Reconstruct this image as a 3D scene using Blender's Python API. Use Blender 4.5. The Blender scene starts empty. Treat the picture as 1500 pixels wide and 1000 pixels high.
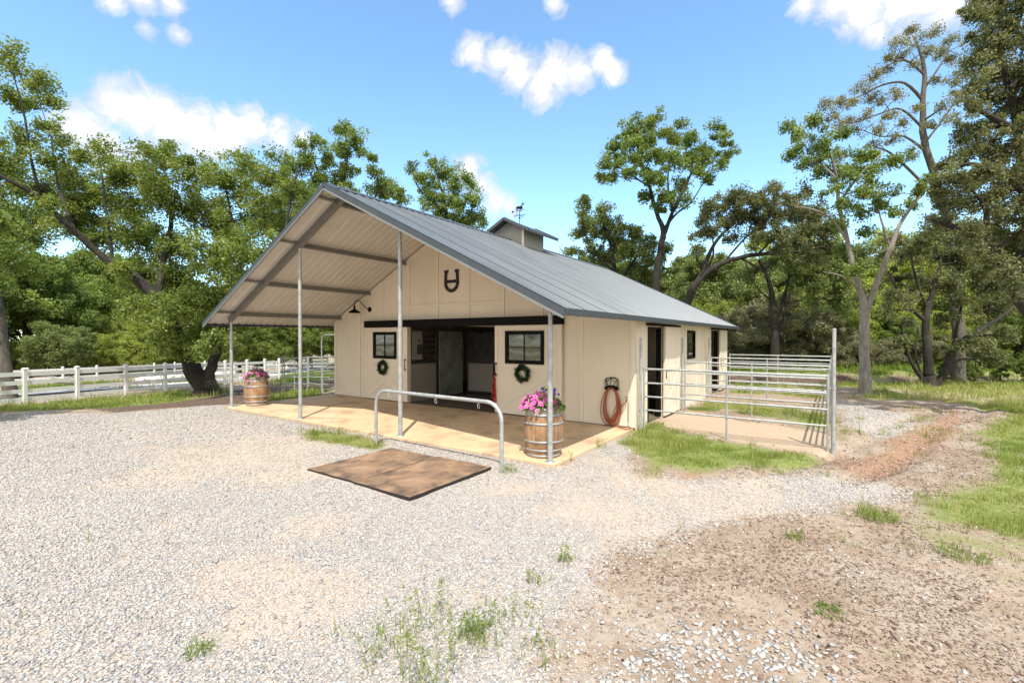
import bpy, math, random
import numpy as np
from mathutils import Vector, Matrix
random.seed(7); RNG = np.random.default_rng(7)
PI = math.pi
scene = bpy.context.scene
COL = scene.collection

# ------------------------------------------------------------------ camera frame (real place, real metres)
F, YAW, PITCH = 686.15, math.radians(34.52), math.radians(-0.524)
CAM = np.array([9.46, -6.847, 2.1])
FW = np.array([-math.sin(YAW)*math.cos(PITCH), math.cos(YAW)*math.cos(PITCH), math.sin(PITCH)])
RT = np.array([math.cos(YAW), math.sin(YAW), 0.0])
UP = np.cross(RT, FW)

def ray(px, py): return FW + RT*(px-750)/F + UP*(500-py)/F
def at(px, py, d): return CAM + ray(px, py)*d          # a point of the place, d metres ahead
def ground_h(x, y):
    x = np.asarray(x, float); y = np.asarray(y, float)
    h = -0.05 - 0.046*np.clip(-6-x, 0, 60)
    # creek ditch to the right behind the pens, and hills far behind
    u = (x-CAM[0])*FW[0] + (y-CAM[1])*FW[1]
    v = (x-CAM[0])*RT[0] + (y-CAM[1])*RT[1]
    side = 1/(1+np.exp(-(v-9.5)/0.8))
    c = 23.6 + 0.4*np.sin(v*0.35)
    h = h - 0.50*side*np.exp(-((u-c)/1.1)**2) + 0.22*side/(1+np.exp(-(u-c-1.2)/0.25))
    hill = np.clip(u-45, 0, 60)*(0.11/(1+np.exp(-(v+4)/10)))
    return h + hill
def G(px, py, lift=0.0):
    d = ray(px, py); s = 5.0
    z = -0.05
    for _ in range(30):
        s2 = (z-CAM[2])/d[2]
        p = CAM+d*s2
        z = 0.5*z + 0.5*float(ground_h(p[0], p[1]))
    p = CAM + d*((z-CAM[2])/d[2]); p[2] = z+lift
    return p

# ------------------------------------------------------------------ node helpers
def new_mat(name):
    m = bpy.data.materials.new(name); m.use_nodes = True
    nt = m.node_tree
    return m, nt, nt.nodes['Principled BSDF']
def N(nt, t, **kw):
    n = nt.nodes.new(t)
    for k, v in kw.items():
        if k.startswith('i_'):
            n.inputs[k[2:].replace('_', ' ')].default_value = v
        else: setattr(n, k, v)
    return n
def ramp(nt, fac, stops):
    r = nt.nodes.new('ShaderNodeValToRGB')
    el = r.color_ramp.elements
    while len(el) < len(stops): el.new(0.5)
    for e, (p, c) in zip(el, stops):
        e.position = p; e.color = (c, c, c, 1) if isinstance(c, (int, float)) else (*c, 1)
    nt.links.new(fac, r.inputs[0]); return r.outputs[0]
def mixc(nt, fac, a, b, blend='MIX'):
    m = nt.nodes.new('ShaderNodeMix'); m.data_type = 'RGBA'; m.blend_type = blend
    for s, v in ((m.inputs[0], fac), (m.inputs[6], a), (m.inputs[7], b)):
        if isinstance(v, bpy.types.NodeSocket): nt.links.new(v, s)
        elif isinstance(v, (int, float)): s.default_value = v
        else: s.default_value = (*v, 1)
    return m.outputs[2]
def mth(nt, op, a, b=None, c=None, clamp=False):
    m = nt.nodes.new('ShaderNodeMath'); m.operation = op; m.use_clamp = clamp
    for i, v in enumerate((a, b, c)):
        if v is None: continue
        if isinstance(v, bpy.types.NodeSocket): nt.links.new(v, m.inputs[i])
        else: m.inputs[i].default_value = v
    return m.outputs[0]
def noise(nt, scale, detail=4, rough=0.55, vec=None, dist=0.0):
    n = nt.nodes.new('ShaderNodeTexNoise'); n.inputs['Scale'].default_value = scale
    n.inputs['Detail'].default_value = detail; n.inputs['Roughness'].default_value = rough; n.inputs['Distortion'].default_value = dist
    if vec is not None: nt.links.new(vec, n.inputs['Vector'])
    return n.outputs['Fac']
def objco(nt, scale=None):
    t = nt.nodes.new('ShaderNodeTexCoord').outputs['Object']
    if scale:
        mp = nt.nodes.new('ShaderNodeMapping'); mp.inputs['Scale'].default_value = scale
        nt.links.new(t, mp.inputs[0]); return mp.outputs[0]
    return t
def bump(nt, bsdf, h, strength=0.3, dist=0.02):
    b = nt.nodes.new('ShaderNodeBump'); b.inputs['Strength'].default_value = strength; b.inputs['Distance'].default_value = dist
    nt.links.new(h, b.inputs['Height']); nt.links.new(b.outputs[0], bsdf.inputs['Normal'])

def surf(name, col, rough=0.6, metal=0.0, var=0.15, scale=3.0, bstr=0.0, bscale=40, stretch=None, spots=None):
    m, nt, b = new_mat(name)
    co = objco(nt, stretch)
    n = noise(nt, scale, 6, 0.6, co)
    lo = tuple(max(0, c*(1-var)) for c in col); hi = tuple(min(1, c*(1+var)) for c in col)
    c = ramp(nt, n, [(0.3, lo), (0.7, hi)])
    if spots:
        n2 = noise(nt, spots[1], 5, 0.6, co)
        c = mixc(nt, ramp(nt, n2, [(spots[2], 0), (spots[2]+0.12, 1)]), c, spots[0])
    nt.links.new(c, b.inputs['Base Color'])
    rr = ramp(nt, n, [(0.3, max(0.02, rough-0.08)), (0.7, min(1, rough+0.08))])
    nt.links.new(rr, b.inputs['Roughness']); b.inputs['Metallic'].default_value = metal
    if bstr: bump(nt, b, noise(nt, bscale, 5, 0.6, co), bstr)
    return m

M = {}
M['wall'] = surf('wall_paint', (0.74, 0.655, 0.52), 0.55, var=0.06, scale=1.1, bstr=0.12, bscale=25, stretch=(1, 1, 0.25))
M['trim_white'] = surf('trim_paint', (0.76, 0.68, 0.545), 0.5, var=0.04)
M['black'] = surf('black_metal', (0.006, 0.0055, 0.005), 0.6, var=0.2)
M['stall_dark'] = surf('stall_dark', (0.035, 0.033, 0.03), 0.5, var=0.3)
M['stall_tan'] = surf('stall_tan', (0.27, 0.24, 0.195), 0.5, var=0.06)
M['steel_sheet'] = surf('stall_steel', (0.26, 0.28, 0.235), 0.35, 0.3, var=0.35, scale=2.2)
M['galv'] = surf('galvanised_steel', (0.40, 0.415, 0.41), 0.45, 0.4, var=0.22, scale=9, bstr=0.05, bscale=60)
M['black'].node_tree.nodes['Principled BSDF'].inputs['Specular IOR Level'].default_value = 0.12
M['galv_dull'] = surf('purlin_steel', (0.20, 0.195, 0.18), 0.5, 0.2, var=0.12, scale=6)
M['roof'] = surf('roof_steel', (0.115, 0.128, 0.138), 0.42, 0.3, var=0.09, scale=1.0, stretch=(.35,1,1))
M['roof_under'] = surf('roof_underside', (0.585, 0.55, 0.495), 0.5, 0.0, var=0.06, scale=2)
M['roof_trim'] = surf('roof_trim', (0.06, 0.07, 0.08), 0.45, 0.1, var=0.08)
M['roof_flange'] = surf('roof_flange', (0.20, 0.21, 0.21), 0.5, 0.1, var=0.05)
M['cupola'] = surf('cupola_paint', (0.30, 0.30, 0.27), 0.6, var=0.05)
M['slab'] = surf('stained_concrete', (0.56, 0.405, 0.25), 0.7, var=0.12, scale=0.9, bstr=0.08, bscale=60, spots=((0.40, 0.27, 0.175), 1.3, 0.50))
M['stall_floor'] = surf('stall_floor', (0.12, 0.09, 0.07), 0.8, var=0.2)
M['vinyl'] = surf('white_vinyl', (0.78, 0.78, 0.76), 0.4, var=0.04, scale=2)
M['hose'] = surf('rubber_hose', (0.33, 0.085, 0.035), 0.45, var=0.12)
M['red_rope'] = surf('red_nylon', (0.45, 0.02, 0.02), 0.7, var=0.2)
M['rust'] = surf('dark_iron', (0.012, 0.010, 0.008), 0.6, var=0.4, scale=20)
M['rock'] = surf('pale_rock', (0.50, 0.48, 0.44), 0.9, var=0.2, scale=3, bstr=0.5, bscale=8)
M['deadwood'] = surf('dead_wood', (0.12, 0.10, 0.085), 0.9, var=0.3, scale=8)
M['brass'] = surf('spigot', (0.10, 0.09, 0.08), 0.5, 0.5)

def mat_glass():
    m, nt, b = new_mat('window_glass')
    b.inputs['Base Color'].default_value = (0.75, 0.8, 0.78, 1); b.inputs['Roughness'].default_value = 0.04
    b.inputs['Transmission Weight'].default_value = 1.0; b.inputs['IOR'].default_value = 1.45
    return m
M['glass'] = mat_glass()
def mat_curtain():
    m, nt, b = new_mat('window_blind')
    w = nt.nodes.new('ShaderNodeTexWave'); w.inputs['Scale'].default_value = 1.2; w.inputs['Distortion'].default_value = 9; w.inputs['Detail'].default_value = 3
    w.bands_direction = 'Z'; nt.links.new(objco(nt), w.inputs['Vector'])
    nt.links.new(ramp(nt, w.outputs['Fac'], [(0.1, (0.34, 0.35, 0.27)), (0.6, (0.43, 0.44, 0.355)), (1, (0.62, 0.62, 0.54))]), b.inputs['Base Color'])
    b.inputs['Roughness'].default_value = 0.8
    return m
M['curtain'] = mat_curtain()
def mat_oak():
    m, nt, b = new_mat('barrel_staves')
    co = objco(nt)
    sep = nt.nodes.new('ShaderNodeSeparateXYZ'); nt.links.new(co, sep.inputs[0])
    a = mth(nt, 'ARCTAN2', sep.outputs[1], sep.outputs[0])
    k = mth(nt, 'MULTIPLY', a, 26/(2*PI))
    fr = mth(nt, 'FRACT', k); fl = mth(nt, 'FLOOR', k)
    wn = nt.nodes.new('ShaderNodeTexWhiteNoise'); wn.noise_dimensions = '1D'; nt.links.new(fl, wn.inputs['W'])
    base = ramp(nt, wn.outputs['Value'], [(0, (0.20, 0.10, 0.045)), (0.5, (0.33, 0.17, 0.07)), (1, (0.40, 0.24, 0.12))])
    g = noise(nt, 6, 6, 0.65, objco(nt, (5, 5, 0.6)))
    base = mixc(nt, ramp(nt, g, [(0.4, 0.0), (0.7, 0.6)]), base, (0.40, 0.31, 0.22))
    st = noise(nt, 3.2, 5, 0.6, co)
    base = mixc(nt, ramp(nt, st, [(0.50, 0.0), (0.66, 0.85)]), base, (0.11, 0.07, 0.05))
    top = ramp(nt, mth(nt, 'ADD', sep.outputs[2], mth(nt, 'MULTIPLY', g, 0.12)), [(0.0, 0), (1, 1)])
    base = mixc(nt, ramp(nt, top, [(0.78, 0.0), (0.86, 0.75)]), base, (0.42, 0.37, 0.30))
    gap = ramp(nt, fr, [(0.0, 0.0), (0.05, 1.0), (0.95, 1.0), (1.0, 0.0)])
    base = mixc(nt, gap, (0.08, 0.045, 0.025), base)
    nt.links.new(base, b.inputs['Base Color']); b.inputs['Roughness'].default_value = 0.75
    bump(nt, b, mth(nt, 'MULTIPLY', gap, g), 0.5, 0.01)
    return m
M['oak'] = mat_oak()
M['hoop'] = surf('barrel_hoop', (0.34, 0.34, 0.34), 0.5, 0.4, var=0.25, scale=12)
M['soil'] = surf('potting_soil', (0.03, 0.022, 0.016), 0.95, var=0.4, scale=30)
def mat_mat():
    m, nt, b = new_mat('dusty_rubber')
    co = objco(nt)
    a = noise(nt, 2.2, 6, 0.6, co, 0.6); c2 = noise(nt, 9, 5, 0.6, co)
    c = ramp(nt, mth(nt, 'ADD', mth(nt, 'MULTIPLY', a, 0.75), mth(nt, 'MULTIPLY', c2, 0.25)),
             [(0.36, (0.07, 0.05, 0.036)), (0.46, (0.175, 0.112, 0.07)), (0.55, (0.25, 0.155, 0.092)), (0.66, (0.32, 0.215, 0.14))])
    geo = nt.nodes.new('ShaderNodeNewGeometry'); sx = nt.nodes.new('ShaderNodeSeparateXYZ'); nt.links.new(geo.outputs['True Normal'], sx.inputs[0])
    c = mixc(nt, ramp(nt, sx.outputs[2], [(0.5, 0), (0.9, 1)]), (0.02, 0.016, 0.013), c)
    nt.links.new(c, b.inputs['Base Color']); b.inputs['Roughness'].default_value = 0.9
    bump(nt, b, noise(nt, 60, 4, 0.6, co), 0.35, 0.01)
    return m
M['mat'] = mat_mat()

def mat_bark(name, dark, light, sc=5):
    m, nt, b = new_mat(name)
    co = objco(nt, (1, 1, 0.22))
    n = noise(nt, sc*2, 8, 0.7, co, 0.4); n2 = noise(nt, 1.1, 3, 0.5, objco(nt))
    c = ramp(nt, n, [(0.3, dark), (0.68, light)])
    c = mixc(nt, ramp(nt, n2, [(0.5, 0), (0.75, 0.35)]), c, (0.16, 0.15, 0.10))
    nt.links.new(c, b.inputs['Base Color']); b.inputs['Roughness'].default_value = 0.92
    bump(nt, b, n, 0.9, 0.05)
    return m
M['bark_dark'] = mat_bark('bark_dark', (0.009, 0.0075, 0.006), (0.038, 0.031, 0.025))
M['bark_grey'] = mat_bark('bark_grey', (0.12, 0.105, 0.09), (0.34, 0.31, 0.27))
M['bark_mid'] = mat_bark('bark_mid', (0.04, 0.034, 0.028), (0.15, 0.13, 0.108))

def mat_leaf(name, stops, transl=0.35, rough=0.5):
    m, nt, b = new_mat(name)
    at_ = nt.nodes.new('ShaderNodeAttribute'); at_.attribute_name = 'tone'
    c = ramp(nt, at_.outputs['Fac'], stops)
    nt.links.new(c, b.inputs['Base Color']); b.inputs['Roughness'].default_value = rough
    b.inputs['Specular IOR Level'].default_value = 0.35
    t = nt.nodes.new('ShaderNodeBsdfTranslucent')
    tc = mixc(nt, 1.0, c, (1.25, 1.15, 0.45), 'MULTIPLY'); nt.links.new(tc, t.inputs[0])
    mx = nt.nodes.new('ShaderNodeMixShader'); mx.inputs[0].default_value = transl
    nt.links.new(b.outputs[0], mx.inputs[1]); nt.links.new(t.outputs[0], mx.inputs[2])
    nt.links.new(mx.outputs[0], nt.nodes['Material Output'].inputs[0])
    return m
M['leaf_oak'] = mat_leaf('leaf_oak', [(0, (0.095, 0.154, 0.034)), (0.5, (0.201, 0.265, 0.070)), (1, (0.371, 0.435, 0.143))], 0.48)
M['leaf_mid'] = mat_leaf('leaf_mid', [(0, (0.083, 0.138, 0.036)), (0.5, (0.182, 0.258, 0.065)), (1, (0.319, 0.402, 0.121))], 0.46)
M['leaf_olive'] = mat_leaf('leaf_olive', [(0, (0.095, 0.138, 0.050)), (0.5, (0.207, 0.263, 0.094)), (1, (0.381, 0.444, 0.187))], 0.44)
M['leaf_live'] = mat_leaf('leaf_live', [(0, (0.075, 0.095, 0.045)), (0.5, (0.155, 0.175, 0.08)), (1, (0.29, 0.305, 0.155))], 0.4)
M['leaf_grey'] = mat_leaf('leaf_grey', [(0, (0.13, 0.145, 0.08)), (0.5, (0.245, 0.25, 0.155)), (1, (0.40, 0.39, 0.27))], 0.4)
M['leaf_yellow'] = mat_leaf('leaf_yellow', [(0, (0.161, 0.213, 0.048)), (0.5, (0.310, 0.380, 0.090)), (1, (0.494, 0.552, 0.172))], 0.5)
M['grass'] = mat_leaf('grass_blades', [(0, (0.11, 0.18, 0.025)), (0.45, (0.19, 0.275, 0.045)), (0.72, (0.32, 0.36, 0.10)), (0.88, (0.47, 0.41, 0.20)), (1, (0.56, 0.47, 0.29))], 0.42, 0.6)
M['weed_stem'] = surf('weed_stem', (0.24, 0.27, 0.09), 0.7, var=0.25, scale=15)
M['wreath'] = mat_leaf('wreath_leaf', [(0, (0.008, 0.022, 0.01)), (0.6, (0.025, 0.06, 0.022)), (1, (0.07, 0.12, 0.045))], 0.15)
M['petal_pink'] = mat_leaf('petal_pink', [(0, (0.45, 0.03, 0.22)), (0.5, (0.68, 0.10, 0.42)), (1, (0.80, 0.40, 0.62))], 0.25)
M['petal_violet'] = mat_leaf('petal_violet', [(0, (0.07, 0.04, 0.28)), (1, (0.20, 0.14, 0.50))], 0.25)
M['petal_yellow'] = mat_leaf('petal_yellow', [(0, (0.55, 0.50, 0.05)), (1, (0.72, 0.75, 0.15))], 0.25)
M['flower_leaf'] = mat_leaf('flower_leaf', [(0, (0.06, 0.12, 0.025)), (1, (0.22, 0.33, 0.07))], 0.3)

def mat_stone():
    m, nt, b = new_mat('gravel_stone')
    a = nt.nodes.new('ShaderNodeAttribute'); a.attribute_name = 'tone'
    c = ramp(nt, a.outputs['Fac'], [(0, (0.206, 0.209, 0.219)), (0.22, (0.309, 0.308, 0.310)), (0.45, (0.396, 0.395, 0.384)), (0.68, (0.489, 0.470, 0.443)), (0.84, (0.432, 0.365, 0.299)), (1, (0.638, 0.627, 0.608))])
    n = noise(nt, 40, 4, 0.6, objco(nt))
    c = mixc(nt, ramp(nt, n, [(0.3, 0.25), (0.7, 0.0)]), c, (0.25, 0.22, 0.2))
    nt.links.new(c, b.inputs['Base Color']); b.inputs['Roughness'].default_value = 0.85
    return m
M['stone'] = mat_stone()

# ------------------------------------------------------------------ mesh builder
class MB:
    def __init__(s): s.v = []; s.f = []; s.mi = []; s.sm = []
    def add(s, vs, fs, mi=0, smooth=False):
        o = len(s.v); s.v += [tuple(map(float, p)) for p in vs]
        for f in fs: s.f.append(tuple(o+i for i in f)); s.mi.append(mi); s.sm.append(smooth)
        return s
    def box(s, a, b, mi=0):
        x0, y0, z0 = a; x1, y1, z1 = b
        return s.add([(x0,y0,z0),(x1,y0,z0),(x1,y1,z0),(x0,y1,z0),(x0,y0,z1),(x1,y0,z1),(x1,y1,z1),(x0,y1,z1)],
              [(0,3,2,1),(4,5,6,7),(0,1,5,4),(1,2,6,5),(2,3,7,6),(3,0,4,7)], mi)
    def bbox(s, a, b, bev=0.006, mi=0):
        """box with chamfered vertical and horizontal edges"""
        x0, y0, z0 = a; x1, y1, z1 = b; e = bev
        ring = lambda z, k: [(x0+k,y0+e,z),(x0+e,y0+k,z),(x1-e,y0+k,z),(x1-k,y0+e,z),(x1-k,y1-e,z),(x1-e,y1-k,z),(x0+e,y1-k,z),(x0+k,y1-e,z)]
        v = ring(z0, e)+ring(z0+e, 0)+ring(z1-e, 0)+ring(z1, e)
        f = [tuple(range(7,-1,-1)), tuple(range(24,32))]
        for r in range(3):
            for i in range(8): j = (i+1) % 8; f.append((r*8+i, r*8+j, r*8+8+j, r*8+8+i))
        return s.add(v, f, mi)
    def bar(s, p, q, w, h, up=(0,0,1), mi=0):
        p = Vector(p); q = Vector(q); d = (q-p).normalized(); u = Vector(up); sd = d.cross(u).normalized(); u = sd.cross(d).normalized()
        c = [(-w/2,-h/2),(w/2,-h/2),(w/2,h/2),(-w/2,h/2)]
        v = [p+sd*a+u*b for a, b in c]+[q+sd*a+u*b for a, b in c]
        return s.add(v, [(3,2,1,0),(4,5,6,7),(0,1,5,4),(1,2,6,5),(2,3,7,6),(3,0,4,7)], mi)
    def tube(s, pts, r, n=10, caps=True, mi=0, smooth=True):
        pts = [Vector(p) for p in pts]; k = len(pts)
        rs = r if isinstance(r, (list, tuple)) else [r]*k
        o = []; prev = None
        for i in range(k):
            d = (pts[min(i+1, k-1)]-pts[max(i-1, 0)])
            d = d.normalized() if d.length > 1e-9 else Vector((0,0,1))
            if prev is None:
                a = Vector((0,0,1)) if abs(d.z) < 0.9 else Vector((1,0,0)); u = d.cross(a).normalized()
            else:
                u = prev-d*prev.dot(d); u = u.normalized() if u.length > 1e-6 else d.orthogonal().normalized()
            prev = u; w = d.cross(u)
            for j in range(n):
                t = 2*PI*j/n; o.append(pts[i]+(u*math.cos(t)+w*math.sin(t))*rs[i])
        f = []
        for i in range(k-1):
            for j in range(n): jj = (j+1) % n; f.append((i*n+j, i*n+jj, (i+1)*n+jj, (i+1)*n+j))
        s.add(o, f, mi, smooth)
        if caps and n > 2:
            s.add(o[:n], [tuple(range(n-1,-1,-1))], mi); s.add(o[-n:], [tuple(range(n))], mi)
        return s
    def lathe(s, prof, c=(0,0,0), n=24, mi=0, smooth=True, a0=0):
        v = []; f = []; k = len(prof)
        for r, z in prof:
            for j in range(n): t = 2*PI*j/n+a0; v.append((c[0]+r*math.cos(t), c[1]+r*math.sin(t), c[2]+z))
        for i in range(k-1):
            for j in range(n): jj = (j+1) % n; f.append((i*n+j, i*n+jj, (i+1)*n+jj, (i+1)*n+j))
        return s.add(v, f, mi, smooth)
    def prism(s, poly, fn, t0, t1, mi=0):
        """2-D polygon extruded: fn(a, b, t) gives the point"""
        n = len(poly); v = [fn(a, b, t0) for a, b in poly]+[fn(a, b, t1) for a, b in poly]
        f = [tuple(range(n-1,-1,-1)), tuple(range(n, 2*n))]+[(i, (i+1) % n, n+(i+1) % n, n+i) for i in range(n)]
        return s.add(v, f, mi)
    def build(s, name, mat, parent=None, origin=None):
        me = bpy.data.meshes.new(name)
        base = root_loc(parent) if parent is not None else Vector(origin or (0,0,0))
        me.from_pydata([(p[0]-base.x, p[1]-base.y, p[2]-base.z) for p in s.v], [], s.f)
        for mm in (mat if isinstance(mat, (list, tuple)) else [mat]): me.materials.append(mm)
        me.polygons.foreach_set('material_index', s.mi); me.polygons.foreach_set('use_smooth', s.sm)
        me.update()
        return link(name, me, parent, None if parent is not None else base)
def root_loc(o):
    l = Vector((0,0,0))
    while o is not None: l += o.location; o = o.parent
    return l
def link(name, me, parent=None, loc=None):
    o = bpy.data.objects.new(name, me); COL.objects.link(o)
    if parent is not None: o.parent = parent
    elif loc is not None: o.location = loc
    return o
def tag(o, label=None, cat=None, group=None, kind=None):
    if label: o['label'] = label
    if cat: o['category'] = cat
    if group: o['group'] = group
    if kind: o['kind'] = kind
    return o
def empty(name, loc, label, cat, group=None):
    o = bpy.data.objects.new(name, None); COL.objects.link(o); o.location = Vector([float(a) for a in loc]); o.empty_display_size = 0.2
    return tag(o, label, cat, group)
def kids(o): return [c for c in bpy.data.objects if c.parent == o]
def copy_tree(o, parent=None):
    c = o.copy(); COL.objects.link(c)
    if parent is not None: c.parent = parent
    for ch in kids(o): copy_tree(ch, c)
    return c

def fast_mesh(name, verts, faces_n, loops, mat, parent=None, attr=None, loc=None, smooth=False):
    """verts (n,3) array, all faces with faces_n corners, loops flat index array, attr = per-vertex tone"""
    me = bpy.data.meshes.new(name); nv = len(verts); nl = len(loops); nf = nl//faces_n
    me.vertices.add(nv); me.loops.add(nl); me.polygons.add(nf)
    base = np.array(root_loc(parent)) if parent is not None else np.array(loc if loc is not None else (0,0,0.0))
    me.vertices.foreach_set('co', (verts-base).astype(np.float32).ravel())
    me.loops.foreach_set('vertex_index', loops.astype(np.int32))
    me.polygons.foreach_set('loop_start', np.arange(nf, dtype=np.int32)*faces_n)
    if smooth: me.polygons.foreach_set('use_smooth', np.ones(nf, bool))
    if attr is not None:
        a = me.attributes.new('tone', 'FLOAT', 'POINT'); a.data.foreach_set('value', attr.astype(np.float32))
    me.materials.append(mat); me.update(calc_edges=True); me.validate()
    return link(name, me, parent, None if parent is not None else Vector(base))

def unit(a): return a/np.maximum(np.linalg.norm(a, axis=1, keepdims=True), 1e-9)
def leaves(name, c, size, tone, mat, parent, up=0.5, aspect=0.6):
    n = len(c)
    nrm = unit(RNG.normal(size=(n,3))+np.array([0,0,up])); t = unit(np.cross(nrm, RNG.normal(size=(n,3)))); b = np.cross(nrm, t)
    L = size[:,None]*0.5; W = L*aspect
    fold = nrm*L*0.25
    v = np.stack([c-t*L, c+b*W+fold-t*L*0.15, c+t*L, c-b*W+fold-t*L*0.15], 1).reshape(-1,3)
    idx = np.arange(4*n)
    return fast_mesh(name, v, 4, idx, mat, parent, np.repeat(np.clip(tone,0,1), 4))

# ------------------------------------------------------------------ ground sheet
def poly_world(pp): return np.array([G(x, y)[:2] for x, y in pp])
def sdf(poly, X, Y):
    """signed distance to a polygon, positive inside"""
    d = np.full(X.shape, 1e9); ins = np.zeros(X.shape, bool); n = len(poly)
    for i in range(n):
        ax, ay = poly[i]; bx, by = poly[(i+1) % n]
        ex, ey = bx-ax, by-ay; L = ex*ex+ey*ey+1e-12
        t = np.clip(((X-ax)*ex+(Y-ay)*ey)/L, 0, 1)
        d = np.minimum(d, np.hypot(X-ax-t*ex, Y-ay-t*ey))
        cond = ((ay > Y) != (by > Y)) & (X < (bx-ax)*(Y-ay)/((by-ay) if abs(by-ay) > 1e-12 else 1e-12)+ax)
        ins ^= cond
    return np.where(ins, d, -d)
R_GRAVEL = [poly_world([(-500,608),(0,606),(60,603),(160,606),(250,599),(330,594),(345,600),(440,617),(587,642),(805,680),(822,676),(860,655),(912,632),(925,660),(935,698),(985,694),(1030,703),(1100,694),(1200,692),(1270,702),(1322,716),(1290,728),(1180,741),(1060,752),(990,768),(930,790),(890,805),(865,850),(815,930),(800,985),(960,1010),(1300,1500),(-1500,1500)]),
            poly_world([(1180,575),(1260,590),(1320,605),(1345,622),(1310,640),(1260,630),(1230,600)])]
R_GRASS = [poly_world([(908,638),(930,622),(955,616),(985,626),(1035,643),(1110,655),(1190,668),(1215,676),(1190,688),(1100,692),(1030,700),(985,690),(975,704),(950,702),(930,690),(918,660)]),
           poly_world([(1335,765),(1338,735),(1365,715),(1415,700),(1435,670),(1420,645),(1425,620),(1470,604),(1800,600),(1900,850),(1600,830),(1490,800),(1420,775)]),
           poly_world([(1225,582),(1290,572),(1400,570),(1800,572),(1800,610),(1500,612),(1390,588),(1300,588)]),
           poly_world([(-500,606),(0,603),(130,600),(230,592),(330,580),(330,570),(240,576),(112,587),(36,592),(-300,600)]),
           poly_world([(1010,602),(1060,598),(1215,632),(1215,608),(1110,588),(1060,584),(1020,592)]),
           poly_world([(1060,575),(1215,585),(1215,560),(1100,552),(1062,560)]),
           poly_world([(432,630),(442,622),(490,630),(545,640),(575,650),(560,660),(500,657),(450,645)]),
           poly_world([(388,590),(430,586),(480,577),(480,568),(430,572),(390,578)]),
           poly_world([(395,566),(500,556),(500,535),(420,550)])]
R_SOFT = [poly_world([(1225,600),(1330,590),(1420,600),(1440,640),(1380,660),(1340,700),(1260,690),(1225,660)])]
R_MULCH = [poly_world([(95,600),(130,594),(250,582),(330,574),(420,562),(500,554),(500,566),(400,582),(335,592),(250,598),(160,605)])]
R_PEN = [poly_world([(940,612),(1010,602),(1215,636),(1215,668),(1100,650),(1000,630),(950,618)]),
         poly_world([(480,580),(500,560),(480,548),(440,566)])]
R_RED = [poly_world([(1200,688),(1225,678),(1290,660),(1345,625),(1400,598),(1412,612),(1370,660),(1320,690),(1262,696)]),
         poly_world([(985,700),(1000,682),(1035,690),(1030,702)])]
SPOT_TAN = [((345,670),1.9,0.9),((270,690),1.2,0.9),((430,650),1.3,.8),((420,880),.9,.9),((330,850),.8,.8),((560,830),.7,.5),((860,740),1.2,1.0),((780,720),.8,.8),((600,610),1,.5),((980,720),1.1,.9),((880,690),1.0,.7),((1080,725),1.3,.8),((200,660),1.0,.5),((640,880),.6,.5),((480,760),1.0,.6),((250,780),1.0,.5),((700,800),.9,.6),((150,900),.7,.5),((420,700),1.2,.7),((900,640),.6,.5)]
SPOT_GRASS = [((815,815),.22,.6),((560,905),.5,.35),((700,920),.45,.6),((610,930),.5,.35),((1410,800),.5,.9),((1290,760),.45,.6),((1210,770),.4,.6),((1160,785),.3,.6),((1160,825),.35,.6),((1215,893),.26,.9),((1310,960),.3,.5),((1500,860),.4,.6),((1300,735),.3,.5),((860,955),.3,.2),((300,945),.25,.5),((1140,690),.4,.5),((1250,735),.3,.4),((1400,680),.5,.5),((1350,640),.4,.4),((740,690),.3,.9),((120,700),.9,.25),((590,660),.3,.5),((1310,800),.25,.4),((1500,790),.6,.8)]
def sm(x, a, b): t = np.clip((x-a)/(b-a), 0, 1); return t*t*(3-2*t)
def vnoise(X, Y, s, seed=0):
    """cheap value noise, about 0..1"""
    r = np.random.default_rng(seed); T = r.random((64, 64))
    x = X*s; y = Y*s; xi = np.floor(x).astype(int); yi = np.floor(y).astype(int); fx = x-xi; fy = y-yi
    fx = fx*fx*(3-2*fx); fy = fy*fy*(3-2*fy); g = lambda i, j: T[(xi+i) % 64, (yi+j) % 64]
    return (g(0,0)*(1-fx)+g(1,0)*fx)*(1-fy)+(g(0,1)*(1-fx)+g(1,1)*fx)*fy
def fbm(X, Y, s, seed=0): return (vnoise(X,Y,s,seed)+.5*vnoise(X,Y,s*2.1,seed+1)+.25*vnoise(X,Y,s*4.3,seed+2))/1.75
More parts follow.
